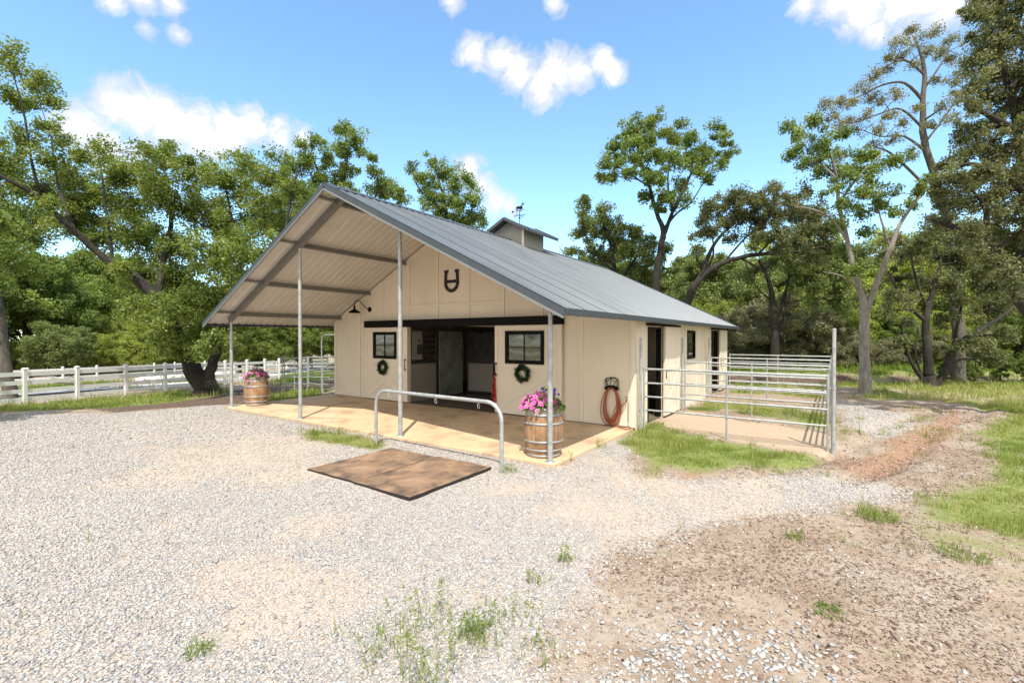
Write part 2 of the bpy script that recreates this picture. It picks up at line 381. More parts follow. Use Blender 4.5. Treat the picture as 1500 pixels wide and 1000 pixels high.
def masks(X, Y):
    u = (X-CAM[0])*FW[0]+(Y-CAM[1])*FW[1]; v = (X-CAM[0])*RT[0]+(Y-CAM[1])*RT[1]
    wob = (fbm(X, Y, 0.9, 3)-.5)*0.9*np.clip(u/12, .3, 2)
    mx = lambda R, w: np.max([sdf(p, X, Y) for p in R], axis=0)+wob*w
    gravel = sm(mx(R_GRAVEL, 1.3), -.45, .45)
    grass = sm(mx(R_GRASS, 1.0), -.35, .5)
    soft = sm(mx(R_SOFT, 1), -.5, .8)
    mulch_shade = sm(mx(R_MULCH, .8), -.4, .5)
    pen = sm(mx(R_PEN, .5), -.3, .3)
    red = sm(mx(R_RED, .8), -.3, .3)
    tan = np.zeros_like(X)
    for (px, py), r, a in SPOT_TAN:
        g = G(px, py); tan = np.maximum(tan, a*np.exp(-((X-g[0])**2+(Y-g[1])**2)/(r*r)))
    tan = sm(tan+(fbm(X,Y,1.3,9)-.5)*1.0, .25, .95)
    for (px, py), r, a in SPOT_GRASS:
        g = G(px, py); grass = np.maximum(grass, a*np.exp(-((X-g[0])**2+(Y-g[1])**2)/(r*r))*sm(fbm(X,Y,2.2,21), .25, .6))
    far = sm(u, 20.4, 22.5)*sm(v, 5, 8)
    far = np.maximum(far, sm(Y, 16, 19)*sm(X, -9, -5))
    left = sm(-X, 17.5, 19)*sm(fbm(X,Y,.25,5), .35, .6)*.8
    grass = grass*(1-.55*sm(v, 5.5, 7)*sm(u, 11, 13)*sm(fbm(X,Y,.5,45), .42, .66))
    grass = np.maximum(np.maximum(grass, far), left)
    grass = np.maximum(grass, .35*soft)
    bank = sm(u, 22.9, 23.5)*(1-sm(u, 25.0, 25.5))*sm(v, 8.0, 9.5)  # far creek bank: dark earth with its shade painted into the colour
    mulch_shade = np.maximum(mulch_shade, bank); grass = grass*(1-.9*bank)
    gravel = gravel*(1-.85*sm(grass, .3, .8))*(1-red*.8)
    return dict(gravel=gravel, grass=grass, mulch_shade=mulch_shade, pen=pen, red=red, tan=tan)

def axis(lo, a, b, hi, step, grow=1.22):
    mid = list(np.arange(a, b+1e-6, step)); l = []; x = a; s = step
    while x > lo: s *= grow; x -= s; l.append(x)
    r = []; x = b; s = step
    while x < hi: s *= grow; x += s; r.append(x)
    return np.array(l[::-1]+mid+r)
gx = axis(-900, -20, 19, 900, 0.14); gy = axis(-300, -6.5, 16, 900, 0.14)
GX, GY = np.meshgrid(gx, gy, indexing='xy'); GZ = ground_h(GX, GY)
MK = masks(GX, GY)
near = sm(-np.hypot(GX-4, GY-2), -30, -12)
GZ = GZ + near*((fbm(GX,GY,.8,31)-.5)*.05*(1-sm(-np.maximum(np.abs(GX)-5.9, np.abs(GY-7)-7.3), -.6, 0.0)) + (fbm(GX,GY,2.7,37)-.5)*.05*np.clip(MK['red']+.5*(1-MK['gravel'])*(GX > 6), 0, 1))
_a, _b = G(1215,690), G(1400,600); _d = (_b-_a)[:2]; _L = np.hypot(*_d); _d = _d/_L
_t = (GX-_a[0])*_d[0]+(GY-_a[1])*_d[1]; _w = (GX-_a[0])*-_d[1]+(GY-_a[1])*_d[0]+.15*np.sin(_t*.8)
_on = sm(_t, -1.5, 0)*(1-sm(_t, _L+3, _L+5))
GZ = GZ-_on*(.075*np.exp(-((np.abs(_w)-.42)/.16)**2)-.03*np.exp(-((np.abs(_w)-.75)/.15)**2))
inside = (np.abs(GX) < 5.6) & (GY > 0.05) & (GY < 14.5)
GZ = np.where(inside, -.14, GZ)
nxg, nyg = len(gx), len(gy)
ii = (np.arange(nyg-1)[:,None]*nxg+np.arange(nxg-1)[None,:]).ravel()
quads = np.stack([ii, ii+1, ii+nxg+1, ii+nxg], 1).ravel()
def mat_ground():
    m, nt, b = new_mat('ground_cover')
    co = objco(nt)
    A = {}
    for k in ('gravel','grass','mulch_shade','pen','red','tan'):
        a = nt.nodes.new('ShaderNodeAttribute'); a.attribute_name = k; A[k] = a.outputs['Fac']
    nb = noise(nt, 1.7, 7, 0.65, co); nf = noise(nt, 14, 6, 0.65, co); nn = noise(nt, 55, 4, 0.6, co)
    edge = mth(nt, 'ADD', mth(nt, 'MULTIPLY', mth(nt, 'SUBTRACT', nf, .5), 1.3), mth(nt, 'MULTIPLY', mth(nt, 'SUBTRACT', nb, .5), .5))
    def mk(k, lo=.35, hi=.65, e=1.0):
        return ramp(nt, mth(nt, 'ADD', A[k], mth(nt, 'MULTIPLY', edge, e)), [(lo, 0), (hi, 1)])
    # earth with chips and crumbs
    earth = ramp(nt, nb, [(.3, (0.232, 0.171, 0.121)), (.5, (0.315, 0.246, 0.186)), (.7, (0.390, 0.317, 0.246))])
    zn = noise(nt, .75, 4, 0.6, co)
    earth = mixc(nt, ramp(nt, zn, [(.50, 0), (.66, .75)]), earth, mixc(nt, nf, (.15,.105,.072), (.31,.225,.16)))
    earth = mixc(nt, ramp(nt, zn, [(.34, .8), (.48, 0)]), earth, mixc(nt, nf, (0.279, 0.237, 0.190), (0.436, 0.381, 0.321)))
    earth = mixc(nt, ramp(nt, nf, [(.33, .5), (.55, 0)]), earth, (.17,.115,.08))
    vo = nt.nodes.new('ShaderNodeTexVoronoi'); vo.inputs['Scale'].default_value = 60; nt.links.new(co, vo.inputs['Vector'])
    chip = mth(nt, 'MULTIPLY', ramp(nt, vo.outputs['Color'], [(.72, 0), (.8, .7)]), ramp(nt, vo.outputs['Distance'], [(.35, 1), (.5, 0)]))
    earth = mixc(nt, mth(nt, 'MULTIPLY', chip, .7), earth, (.46,.40,.33))
    earth = mixc(nt, mk('red', .3, .8), earth, mixc(nt, nf, (.19,.10,.062), (.38,.245,.165)))
    earth = mixc(nt, mk('pen'), earth, mixc(nt, nf, (.34,.25,.17), (.46,.36,.265)))
    earth = mixc(nt, mk('mulch_shade', .35, .7), earth, mixc(nt, ramp(nt, nf, [(.35, 0), (.65, 1)]), (.04,.028,.02), (.19,.13,.10)))
    # gravel: one tone for each stone, the joints dark
    v1 = nt.nodes.new('ShaderNodeTexVoronoi'); v1.inputs['Scale'].default_value = 44; nt.links.new(co, v1.inputs['Vector'])
    sp = nt.nodes.new('ShaderNodeSeparateColor'); nt.links.new(v1.outputs['Color'], sp.inputs[0])
    gcol = ramp(nt, sp.outputs[0], [(0, (0.196, 0.199, 0.213)), (.25, (0.329, 0.323, 0.326)), (.5, (0.422, 0.402, 0.379)), (.75, (0.495, 0.460, 0.421)), (.88, (0.432, 0.355, 0.277)), (1, (0.638, 0.616, 0.587))])
    gcol = mixc(nt, ramp(nt, v1.outputs['Distance'], [(.38, 0), (.62, .75)]), gcol, (.30,.25,.205))
    gcol = mixc(nt, mth(nt, 'MULTIPLY', ramp(nt, mth(nt, 'ADD', A['tan'], mth(nt, 'MULTIPLY', edge, .55)), [(.05, .12), (.9, 1)]), .68), gcol, mixc(nt, nf, (.38,.305,.235), (.50,.425,.35)))
    c = mixc(nt, mk('gravel', .3, .7, 1.1), earth, gcol)
    gr = ramp(nt, nf, [(.25, (.09,.12,.03)), (.5, (.17,.205,.055)), (.68, (.26,.265,.105)), (.8, (.37,.32,.19))])
    c = mixc(nt, mk('grass', .4, .9), c, gr)
    nt.links.new(c, b.inputs['Base Color']); b.inputs['Roughness'].default_value = 0.95; b.inputs['Specular IOR Level'].default_value = 0.2
    hgt = mth(nt, 'ADD', mth(nt, 'MULTIPLY', mth(nt, 'SUBTRACT', 1.0, v1.outputs['Distance']), mth(nt, 'MULTIPLY', A['gravel'], .5)), mth(nt, 'ADD', mth(nt, 'MULTIPLY', nf, .8), mth(nt, 'MULTIPLY', nn, .4)))
    bump(nt, b, hgt, 0.55, 0.03)
    return m
M['ground'] = mat_ground()
gv = np.stack([GX.ravel(), GY.ravel(), GZ.ravel()], 1)
ground = fast_mesh('ground', gv, 4, quads, M['ground'], smooth=True)
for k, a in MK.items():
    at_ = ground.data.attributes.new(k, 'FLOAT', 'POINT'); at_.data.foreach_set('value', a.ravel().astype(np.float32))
tag(ground, kind='structure')

# pale driveway between the two fences
def ribbon(name, pts, w, mat, lift):
    P = [Vector(p) for p in pts]; fine = []
    for i in range(len(P)-1):
        p0 = P[max(i-1,0)]; p1 = P[i]; p2 = P[i+1]; p3 = P[min(i+2, len(P)-1)]
        for k in range(10):
            t = k/10
            fine.append(0.5*((2*p1)+(p2-p0)*t+(2*p0-5*p1+4*p2-p3)*t*t+(3*p1-p0-3*p2+p3)*t**3))
    fine.append(P[-1]); mb = MB(); v = []; f = []
    for i, p in enumerate(fine):
        d = (fine[min(i+1,len(fine)-1)]-fine[max(i-1,0)]).normalized(); n = Vector((-d.y, d.x))
        for k in range(5):
            q = p+n*w*(k/4-.5); v.append((q.x, q.y, float(ground_h(q.x,q.y))+lift))
    for i in range(len(fine)-1):
        for k in range(4): f.append((i*5+k, i*5+k+1, i*5+k+6, i*5+k+5))
    mb.add(v, f, 0, True); return tag(mb.build(name, mat), kind='structure')
M['drive'] = surf('drive_gravel', (0.46, 0.455, 0.45), 0.9, var=0.16, scale=1.5, bstr=0.2, bscale=30)
ribbon('driveway', [(-27,-30),(-26.6,-8),(-26.3,2),(-26,8),(-30,14.5),(-38,22),(-52,34)], 3.4, M['drive'], 0.06)

# stained concrete apron under the canopy (its top is z = 0)
mb = MB(); mb.bbox((-5.78,-.1,-.12), (5.66,3.60,0.0), .012)
tag(mb.build('concrete_apron', M['slab']), kind='structure')
mb = MB(); mb.box((-5.62,3.605,-.12), (5.62,14.58,-.006)); tag(mb.build('stall_floor', M['stall_floor']), kind='structure')

# ------------------------------------------------------------------ sky, sun
SUN_EL = math.radians(59.5); SUN_TO = Vector((.585*math.cos(SUN_EL), -.811*math.cos(SUN_EL), math.sin(SUN_EL))).normalized()
SKY_STRENGTH = 0.15
w = bpy.data.worlds.new('World'); scene.world = w; w.use_nodes = True
nt = w.node_tree; bg = nt.nodes['Background']
sky = nt.nodes.new('ShaderNodeTexSky'); sky.sky_type = 'NISHITA'; sky.sun_disc = False
sky.sun_elevation = SUN_EL; sky.sun_rotation = math.atan2(SUN_TO.x, SUN_TO.y); sky.altitude = 300
sky.air_density = 1.0; sky.dust_density = 0.3; sky.ozone_density = 1.6
tc = nt.nodes.new('ShaderNodeTexCoord'); D = tc.outputs['Generated']
nrm = nt.nodes.new('ShaderNodeVectorMath'); nrm.operation = 'NORMALIZE'; nt.links.new(D, nrm.inputs[0]); DIR = nrm.outputs[0]
CLOUDS = [(120,190,44,1),(175,155,42,1),(205,170,50,1),(245,175,48,1),(292,192,44,1),(335,195,35,1),(372,185,32,1),(405,200,30,.9),(440,205,26,.6),(155,212,44,1),
          (165,3,26,1),(205,-6,30,1),(250,3,22,.9),(214,42,17,.55),(262,52,14,.5),
          (697,78,26,.75),(730,86,30,.95),(760,105,34,1),(792,128,34,1),(815,105,32,1),(848,105,30,1),(880,88,26,1),(897,105,20,.85),
          (660,3,20,.7),(812,6,20,.75),
          (1180,8,24,.75),(1225,5,34,.9),(1270,10,50,1),(1330,0,60,1),(1285,48,24,.95),(1390,-10,60,1),(1240,40,20,.6),
          (690,250,24,.8),(705,270,24,.8),(722,292,24,.9),(745,300,16,.6),(-120,150,60,.8),(-250,60,90,.9),(-60,330,80,.5),(1650,60,80,.9),(1800,300,90,.7)]
best = None
for px, py, r, amp in CLOUDS:
    d = ray(px, py); L = np.linalg.norm(d); d = d/L
    vm = nt.nodes.new('ShaderNodeVectorMath'); vm.operation = 'DISTANCE'; nt.links.new(DIR, vm.inputs[0]); vm.inputs[1].default_value = tuple(d)
    rr = r/F/L**1.5*1.25
    q = mth(nt, 'MULTIPLY', mth(nt, 'SUBTRACT', 1.0, mth(nt, 'DIVIDE', vm.outputs['Value'], rr)), amp)
    best = q if best is None else mth(nt, 'SMOOTH_MAX', best, q, .12)
# bright cumulus added over the unseen dome behind the camera, for neutral fill
dt = nt.nodes.new('ShaderNodeVectorMath'); dt.operation = 'DOT_PRODUCT'; nt.links.new(DIR, dt.inputs[0]); dt.inputs[1].default_value = tuple(FW)
best0 = best; best = (mth(nt, 'MULTIPLY', mth(nt, 'MULTIPLY', mth(nt, 'SUBTRACT', .40, dt.outputs['Value']), 3.0, clamp=True), 1.42))
best = mth(nt, 'MAXIMUM', best0, mth(nt, 'MINIMUM', mth(nt, 'MULTIPLY', mth(nt, 'ADD', best, -1.0), 2.4), 1.0))
n1 = noise(nt, 21, 12, 0.68, DIR, .6); n2 = noise(nt, 6, 6, 0.6, DIR, .2)
dens = mth(nt, 'ADD', best, mth(nt, 'ADD', mth(nt, 'MULTIPLY', mth(nt, 'SUBTRACT', n1, .5), 1.7), mth(nt, 'MULTIPLY', mth(nt, 'SUBTRACT', n2, .5), .7)))
cov = ramp(nt, dens, [(-.22, 0), (.04, .14), (.26, .58), (.66, 1)])
n3 = noise(nt, 11, 7, 0.6, DIR, .3)
shade = ramp(nt, mth(nt, 'ADD', mth(nt, 'MULTIPLY', dens, .5), mth(nt, 'MULTIPLY', n3, .7)), [(.32, (2.3,2.5,2.85)), (.60, (3.2,3.3,3.45)), (.85, (5.4,5.4,5.4))])
hz = nt.nodes.new('ShaderNodeSeparateXYZ'); nt.links.new(DIR, hz.inputs[0])
skyc = mixc(nt, 1.0, sky.outputs[0], (0.95, 1.13, 1.14), 'MULTIPLY')
final = mixc(nt, cov, skyc, shade)
nt.links.new(final, bg.inputs['Color']); bg.inputs['Strength'].default_value = SKY_STRENGTH
sl = bpy.data.lights.new('sun', 'SUN'); sl.energy = 3.1; sl.angle = math.radians(0.5); sl.color = (1.0, 0.95, 0.865)
so = bpy.data.objects.new('sun', sl); COL.objects.link(so); so.rotation_euler = (-SUN_TO).to_track_quat('-Z', 'Y').to_euler(); so.location = (20,-20,40)

cam_d = bpy.data.cameras.new('camera'); cam = bpy.data.objects.new('camera', cam_d); COL.objects.link(cam)
cam_d.sensor_width = 36; cam_d.lens = 36*F/1500; cam_d.clip_end = 3000; cam.location = CAM
cam.rotation_euler = (PI/2+PITCH, 0, YAW); scene.camera = cam
scene.render.resolution_x = 1024; scene.render.resolution_y = 682
vs = scene.view_settings; vs.view_transform = 'Standard'; vs.look = 'None'; vs.exposure = 1.0; vs.gamma = 1
scene.cycles.max_bounces = 8; scene.cycles.transparent_max_bounces = 8

# ------------------------------------------------------------------ the barn
SL = 0.497
def zr(x): return 5.50-SL*abs(x)               # underside of the roof sheet
barn = empty('horse_barn', (0,7,0), 'cream board-and-batten horse barn with grey metal roof and open front canopy', 'barn')
FY, BY, WX = 3.66, 14.6, 5.67
# front gable wall with the aisle opening
OX, OZ = 1.80, 2.44
mb = MB()
fnY = lambda a, b, t: (a, t, b)
mb.prism([(-WX,0.003),(-OX,0.003),(-OX,zr(OX)-.02),(-WX,zr(WX)-.02)], fnY, FY, FY+.1)
mb.prism([(OX,0.003),(WX,0.003),(WX,zr(WX)-.02),(OX,zr(OX)-.02)], fnY, FY, FY+.1)
mb.prism([(-OX,OZ),(OX,OZ),(OX,zr(OX)-.02),(0,zr(0)-.02),(-OX,zr(OX)-.02)], fnY, FY, FY+.1)
mb.build('front_wall', M['wall'], barn)
# battens and bands of the front wall, 16 mm proud
mb = MB()
BX = [-4.24,-3.0,-1.77,-.52,.72,1.95,3.19,4.33]
for x in BX:
    lo = 2.66 if -3.9 < x < 3.9 else 0.03
    z0 = lo
    mb.box((x-.042,FY-.028,z0), (x+.042,FY-.0005,zr(abs(x)+.05)-.03))
for a, b in zip([-1.77,-.52,.72], [-.52,.72,1.95]): mb.box((a+.043,FY-.036,3.035), (b-.043,FY-.0005,3.11))
for a, b in ((-5.57,-4.29),(-4.19,-3.8),(4.38,5.57),(3.86,4.28)): mb.box((a,FY-.026,2.50), (b,FY-.0005,2.585))
mb.box((-4.19,FY-.013,.03), (-3.82,FY-.0005,.12)); mb.box((4.38,FY-.013,.03), (5.57,FY-.0005,.10)); mb.box((-5.57,FY-.013,.03), (-4.29,FY-.0005,.10))
for s in (-1, 1):
    mb.box((min(s*5.58,s*5.69),FY-.022,.01), (max(s*5.58,s*5.69),FY-.0006,zr(5.69)-.03))
    p0 = (s*.05, FY-.011, zr(.05)-.065); p1 = (s*5.62, FY-.011, zr(5.62)-.065)
    mb.bar(p0, p1, .018, .09)
mb.build('batten', M['trim_white'], barn)
# side wall towards the pens
D1, D2, SW = (4.55,5.62), (11.78,12.9), (8.33,9.31)
DZ = 2.36
mb = MB()
def sidewall(s):
    X0, X1 = (WX-.1, WX) if s > 0 else (-WX, -WX+.1)
    ys = [FY+.101, D1[0], D1[1], SW[0], SW[1], D2[0], D2[1], BY]
    for i in range(7):
        a, b = ys[i], ys[i+1]
        if i in (1, 5): mb.box((X0,a,DZ), (X1,b,zr(WX)-.03))
        elif i == 3: mb.box((X0,a,.003), (X1,b,1.40)); mb.box((X0,a,2.32), (X1,b,zr(WX)-.03))
        else: mb.box((X0,a,-.1), (X1,b,zr(WX)-.03))
sidewall(1); mb.box((-WX,FY+.101,-.1), (-WX+.1,BY,zr(WX)-.03))
mb.prism([(-WX+.101,-.1),(WX-.101,-.1),(WX-.101,zr(WX)-.02),(0,zr(0)-.02),(-WX+.101,zr(WX)-.02)], fnY, BY-.1, BY-.001)
mb.build('side_wall', M['wall'], barn)
mb = MB()
for y in (3.74, 4.47, 7.18, 8.0, 9.6, 10.75, 11.68): mb.box((WX+.0005,y-.04,-.05), (WX+.016,y+.04,zr(WX)-.05))
mb.box((WX+.0005,14.45,-.05), (WX+.02,14.59,zr(WX)-.05))
for a, b in ((3.78,4.43),(7.22,7.96),(8.04,9.56),(9.64,10.71),(10.79,11.64)): mb.box((WX+.0005,a,-.06), (WX+.013,b,.05))
mb.build('batten', M['trim_white'], barn)

# corrugated steel roof: ribs run up the slope, 4 mm sheet, two slopes
RW, RY0, RY1, RZ = 6.06, -.53, 15.4, 5.53
def rib_profile():
    ys = []; y = RY0+.02; per = .2286; k = 0
    pts = [(RY0, 0)]
    while y < RY1-.22:
        pts += [(y+.02,0),(y+.04,.022),(y+.085,.022),(y+.11,0)]
        y += per
    pts.append((RY1, 0)); return pts
PR = rib_profile()
roof = None
for s in (-1, 1):
    mb = MB(); v = []; k = len(PR)
    nrm_ = Vector((s*SL, 0, 1)).normalized()
    for x in (0.0, RW):
        for y, h in PR: p = Vector((s*x, y, RZ-SL*x))+nrm_*h; v.append(p)
    v2 = [p-nrm_*.010 for p in v]
    up = [(i, i+1, k+i+1, k+i) for i in range(k-1)]
    if s > 0: up = [f[::-1] for f in up]
    mb.add(v, up, 0); mb.add(v2, [f[::-1] for f in up], 1)
    allv = v+v2
    mb.add(allv, [(k+i, k+i+1, 3*k+i+1, 3*k+i) for i in range(k-1)]+[(0,k,3*k,2*k),(k-1,2*k-1,4*k-1,3*k-1)], 0)
    if roof is None: roof = mb.build('roof', [M['roof'], M['roof_under']], barn)
    else: mb.build('roof', [M['roof'], M['roof_under']], barn)
# side laps of the sheets, a dark joint every metre or so
mb = MB()
for k in range(1, 17):
    y = RY0+.02+.2286*4*k+.004
    for sg in (-1, 1): mb.bar((sg*.16, y, RZ-SL*.16+.006), (sg*(RW-.01), y, RZ-SL*(RW-.01)+.006), .011, .008)
mb.build('sheet_lap', M['roof_trim'], roof)
# ridge cap
mb = MB()
mb.prism([(-.17,RZ-SL*.17+.03),(0,RZ+.045),(.17,RZ-SL*.17+.03),(.17,RZ-SL*.17+.038),(0,RZ+.055),(-.17,RZ-SL*.17+.038)], fnY, RY0-.02, RY1+.02)
mb.build('ridge_cap', M['roof_trim'], roof)
# rake and eave trims
for s in (-1, 1):
    for y, sg in ((RY0-.012, 1), (RY1+.012, -1)):
        mb = MB(); a = Vector((0, y, RZ-.030)); b = Vector((s*(RW+.02), y, RZ-.030-SL*(RW+.02)))
        mb.bar(a, b, .022, .125)
        mb.bar((s*.0, y+sg*.035, RZ+.038), (s*(RW+.02), y+sg*.035, RZ+.038-SL*(RW+.02)), .092, .012)
        mb.bar((s*.0, y-.006*sg, RZ-.108), (s*(RW+.02), y-.006*sg, RZ-.108-SL*(RW+.02)), .034, .034, mi=1)
        mb.build('rake_trim', [M['roof_trim'], M['roof_flange']], barn)
    mb = MB(); x0 = RW+.004
    ze = RZ-SL*RW
    mb.prism([(s*x0,ze-.065),(s*(x0+.022),ze-.065),(s*(x0+.022),ze+.03),(s*x0,ze+.03)], fnY, RY0-.03, RY1+.03)
    mb.prism([(s*(x0-.05),ze-.080),(s*(x0+.028),ze-.080),(s*(x0+.028),ze-.066),(s*(x0-.05),ze-.066)], fnY, RY0-.03, RY1+.03, 0)
    mb.build('eave_trim', M['roof_trim'], barn)
# canopy frame: rafters over the posts, purlins to the wall
for s in (-1, 1):
    mb = MB()
    a = Vector((s*.02, 0, zr(.02)-.105)); b = Vector((s*5.66, 0, zr(5.66)-.105))
    mb.bar(a, b, .055, .19)
    mb.bar(a+Vector((0,-.02,-.085)), b+Vector((0,-.02,-.085)), .09, .016)
    mb.build('rafter', M['galv_dull'], barn)
    for x in (.28, 1.90, 3.66, 5.27):
        for y0, y1 in ((.03, FY-.03), (RY0+.03, -.03)):
            mb = MB(); z = zr(x)-.012
            th = math.atan(SL)*s
            hgt = .13 if y0 > 0 else .05
            # C purlin: web and two lips
            n_ = Vector((s*SL, 0, 1)).normalized(); t_ = Vector((1, 0, -s*SL)).normalized()*s
            base = Vector((s*x, 0, z-.004))
            P = lambda a, b: base+t_*a-n_*b
            pl = [P(0,0),P(.05,0),P(.05,.008),P(.008,.008),P(.008,hgt-.008),P(.05,hgt-.008),P(.05,hgt),P(0,hgt)]
            mb.prism([(p.x,p.z) for p in pl], fnY, y0, y1)
            mb.build('purlin', M['galv_dull'], barn)
# posts
for x in (-5.53,-1.87,1.87,5.53):
    zt = zr(x)-.20; mb = MB()
    mb.tube([(x,0,-.05),(x,0,zt-.28)], .046, 16); mb.tube([(x,0,zt-.30),(x,0,zt-.26)], [.050,.044], 16, caps=False)
    mb.tube([(x,0,zt-.30),(x,0,zt+.06)], .036, 14)
    mb.lathe([(.0,.012),(.085,.012),(.09,.0)], (x,0,0.002), 14)
    mb.build('post', M['galv'], barn)
# black sliding door track cover
mb = MB(); mb.bbox((-3.78,FY-.19,2.425), (3.84,FY-.001,2.635), .006)
mb.box((-3.78,FY-.20,2.635), (3.84,FY-.0015,2.647))
mb.build('door_track', M['black'], barn)

def sliding_door(x0, x1, wx0, wx1, handle_x, rot):
    y1, y0 = FY-.055, FY-.105; z0, z1 = .035, 2.422; yy = y0-.001
    mb = MB()
    # leaf with a window opening
    wz0, wz1 = 1.40, 2.26
    mb.box((x0,y0,z0), (wx0,y1,z1)); mb.box((wx1,y0,z0), (x1,y1,z1)); mb.box((wx0,y0,z0), (wx1,y1,wz0)); mb.box((wx0,y0,wz1), (wx1,y1,z1))
    d = mb.build('door', M['wall'], barn)
    mb = MB(); t = .016
    for a, b in (((x0,z0),(x0+.09,z1)),((x1-.09,z0),(x1,z1))): mb.box((a[0],y0-t,a[1]), (b[0],yy,b[1]))
    mb.box((x0+.091,y0-t+.002,1.28), (x1-.091,yy,1.36)); mb.box((x0+.091,y0-t+.002,z0), (x1-.091,yy,z0+.10)); mb.box((x0+.091,y0-t+.002,2.33), (x1-.091,yy,z1-.002))
    a, b = x0+.10, x1-.10
    mb.bar((a,y0-.006,z0+.13),(b,y0-.006,1.25), .010, .085, up=(0,1,0)) if False else None
    for (pa, pb, off) in (((a+.04,.17),(b-.04,1.25),.0055),((a+.04,1.25),(b-.04,.17),.0045)):
        p = Vector((pa[0],y0-off-.0006,pa[1])); q = Vector((pb[0],y0-off-.0006,pb[1])); dd = (q-p).normalized(); sd = Vector((-dd.z,0,dd.x))*.045
        c = [p+sd, p-sd, q-sd, q+sd]; v = [(k.x, y0-off*2-.0006, k.z) for k in c]+[(k.x, y0-.0008, k.z) for k in c]
        mb.add(v, [(0,1,2,3),(7,6,5,4),(0,4,5,1),(1,5,6,2),(2,6,7,3),(3,7,4,0)])
    mb.build('brace', M['trim_white'], d)
    mb = MB(); fw = .085; yf = y0-.03
    mb.box((wx0-.01,yf,wz0-.01), (wx0+fw,y1+.01,wz1+.01)); mb.box((wx1-fw,yf,wz0-.01), (wx1+.01,y1+.01,wz1+.01))
    mb.box((wx0+fw,yf,wz0-.01), (wx1-fw,y1+.01,wz0+fw)); mb.box((wx0+fw,yf,wz1-fw), (wx1-fw,y1+.01,wz1+.01))
    cx, cz = (wx0+wx1)/2, (wz0+wz1)/2
    mb.box((cx-.010,yf+.008,wz0+fw), (cx+.010,yf+.028,wz1-fw)); mb.box((wx0+fw,yf+.010,cz-.010), (cx-.0105,yf+.026,cz+.010)); mb.box((cx+.0105,yf+.010,cz-.010), (wx1-fw,yf+.026,cz+.010))
    mb.build('window_frame', M['black'], d)
    mb = MB(); mb.box((wx0+fw,yf+.03,wz0+fw), (wx1-fw,yf+.034,wz1-fw)); mb.build('pane', M['glass'], d)
    mb = MB()
    nx = 36; v = []; f = []
    for i in range(nx+1):
        x = wx0+fw+.005+(wx1-wx0-2*fw-.01)*i/nx
        for z in (wz0+fw+.005, wz1-fw-.005): v.append((x, yf+.052+.006*math.sin(i*1.9), z))
    for i in range(nx): f.append((2*i,2*i+2,2*i+3,2*i+1))
    mb.add(v, f, 0, True); mb.build('blind', M['curtain'], d)
    mb = MB(); hx = handle_x; hz0, hz1 = 1.06, 1.38
    mb.tube([(hx,y0-.002-t,hz0),(hx,y0-.06-t,hz0),(hx,y0-.06-t,hz1),(hx,y0-.002-t,hz1)], .011, 8)
    mb.box((hx-.02,y0-t-.006,hz0-.03), (hx+.02,y0-t-.0005,hz0+.03)); mb.box((hx-.02,y0-t-.006,hz1-.03), (hx+.02,y0-t-.0005,hz1+.03))
    mb.build('handle', M['black'], d)
    return d
sliding_door(-3.78,-1.74,-3.37,-2.25,-1.80,0)
sliding_door(1.74,3.82,2.10,3.30,1.79,0)

# doors and window of the pen side
for a, b in (D1, D2):
    mb = MB(); mb.box((WX+.055,b+.06,.02), (WX+.10,b+1.44,2.38)); d = mb.build('door', M['wall'], barn)
    mb = MB(); X = WX+.1005; y0, y1 = b+.06, b+1.44
    for p, q in (((y0,.02),(y0+.09,2.38)),((y1-.09,.02),(y1,2.38)),((y0+.09,1.2),(y1-.09,1.29)),((y0+.09,.02),(y1-.09,.12)),((y0+.09,2.28),(y1-.09,2.38))): mb.box((X,p[0],p[1]), (X+.015,q[0],q[1]))
    for pa, pb, off in (((y0+.12,.15),(y1-.12,1.17),.010),((y0+.12,1.17),(y1-.12,.15),.008)):
        dd = Vector((0,pb[0]-pa[0],pb[1]-pa[1])).normalized(); sd = Vector((0,-dd.z,dd.y))*.045
        p = Vector((0,pa[0],pa[1])); q = Vector((0,pb[0],pb[1])); c = [p+sd,p-sd,q-sd,q+sd]
        mb.add([(X+off,k.y,k.z) for k in c]+[(X,k.y,k.z) for k in c], [(0,1,2,3),(7,6,5,4),(0,4,5,1),(1,5,6,2),(2,6,7,3),(3,7,4,0)])
    mb.build('brace', M['trim_white'], d)
    mb = MB(); mb.box((WX+.017,a-.15,2.385), (WX+.13,b+1.5,2.44)); mb.build('door_track', M['black'], barn)
    mb = MB()
    mb.box((WX-.11,a,0), (WX+.018,a+.05,DZ)); mb.box((WX-.11,b-.05,0), (WX+.018,b,DZ)); mb.box((WX-.11,a+.05,DZ-.05), (WX+.018,b-.05,DZ-.001))
    mb.build('door_jamb', M['black'], barn)
    mb = MB(); mb.box((WX+.10,y0+.03,1.0), (WX+.13,y0+.06,1.25)); mb.build('handle', M['black'], d)
def side_window(X, s=1):
    a, b = SW; z0, z1 = 1.42, 2.30; mb = MB(); e = .025
    for p, q in (((a,z0),(a+.06,z1)),((b-.06,z0),(b,z1)),((a+.06,z0),(b-.06,z0+.06)),((a+.06,z1-.06),(b-.06,z1)),((a+.06,(z0+z1)/2-.012),(b-.06,(z0+z1)/2+.012))): mb.box((X-.08,p[0],p[1]), (X+e,q[0],q[1]))
    f = mb.build('window', M['black'], barn)
    mb = MB(); mb.box((X-.02,a+.06,z0+.06), (X-.014,b-.06,z1-.06)); mb.build('pane', M['glass'], f)
side_window(WX)

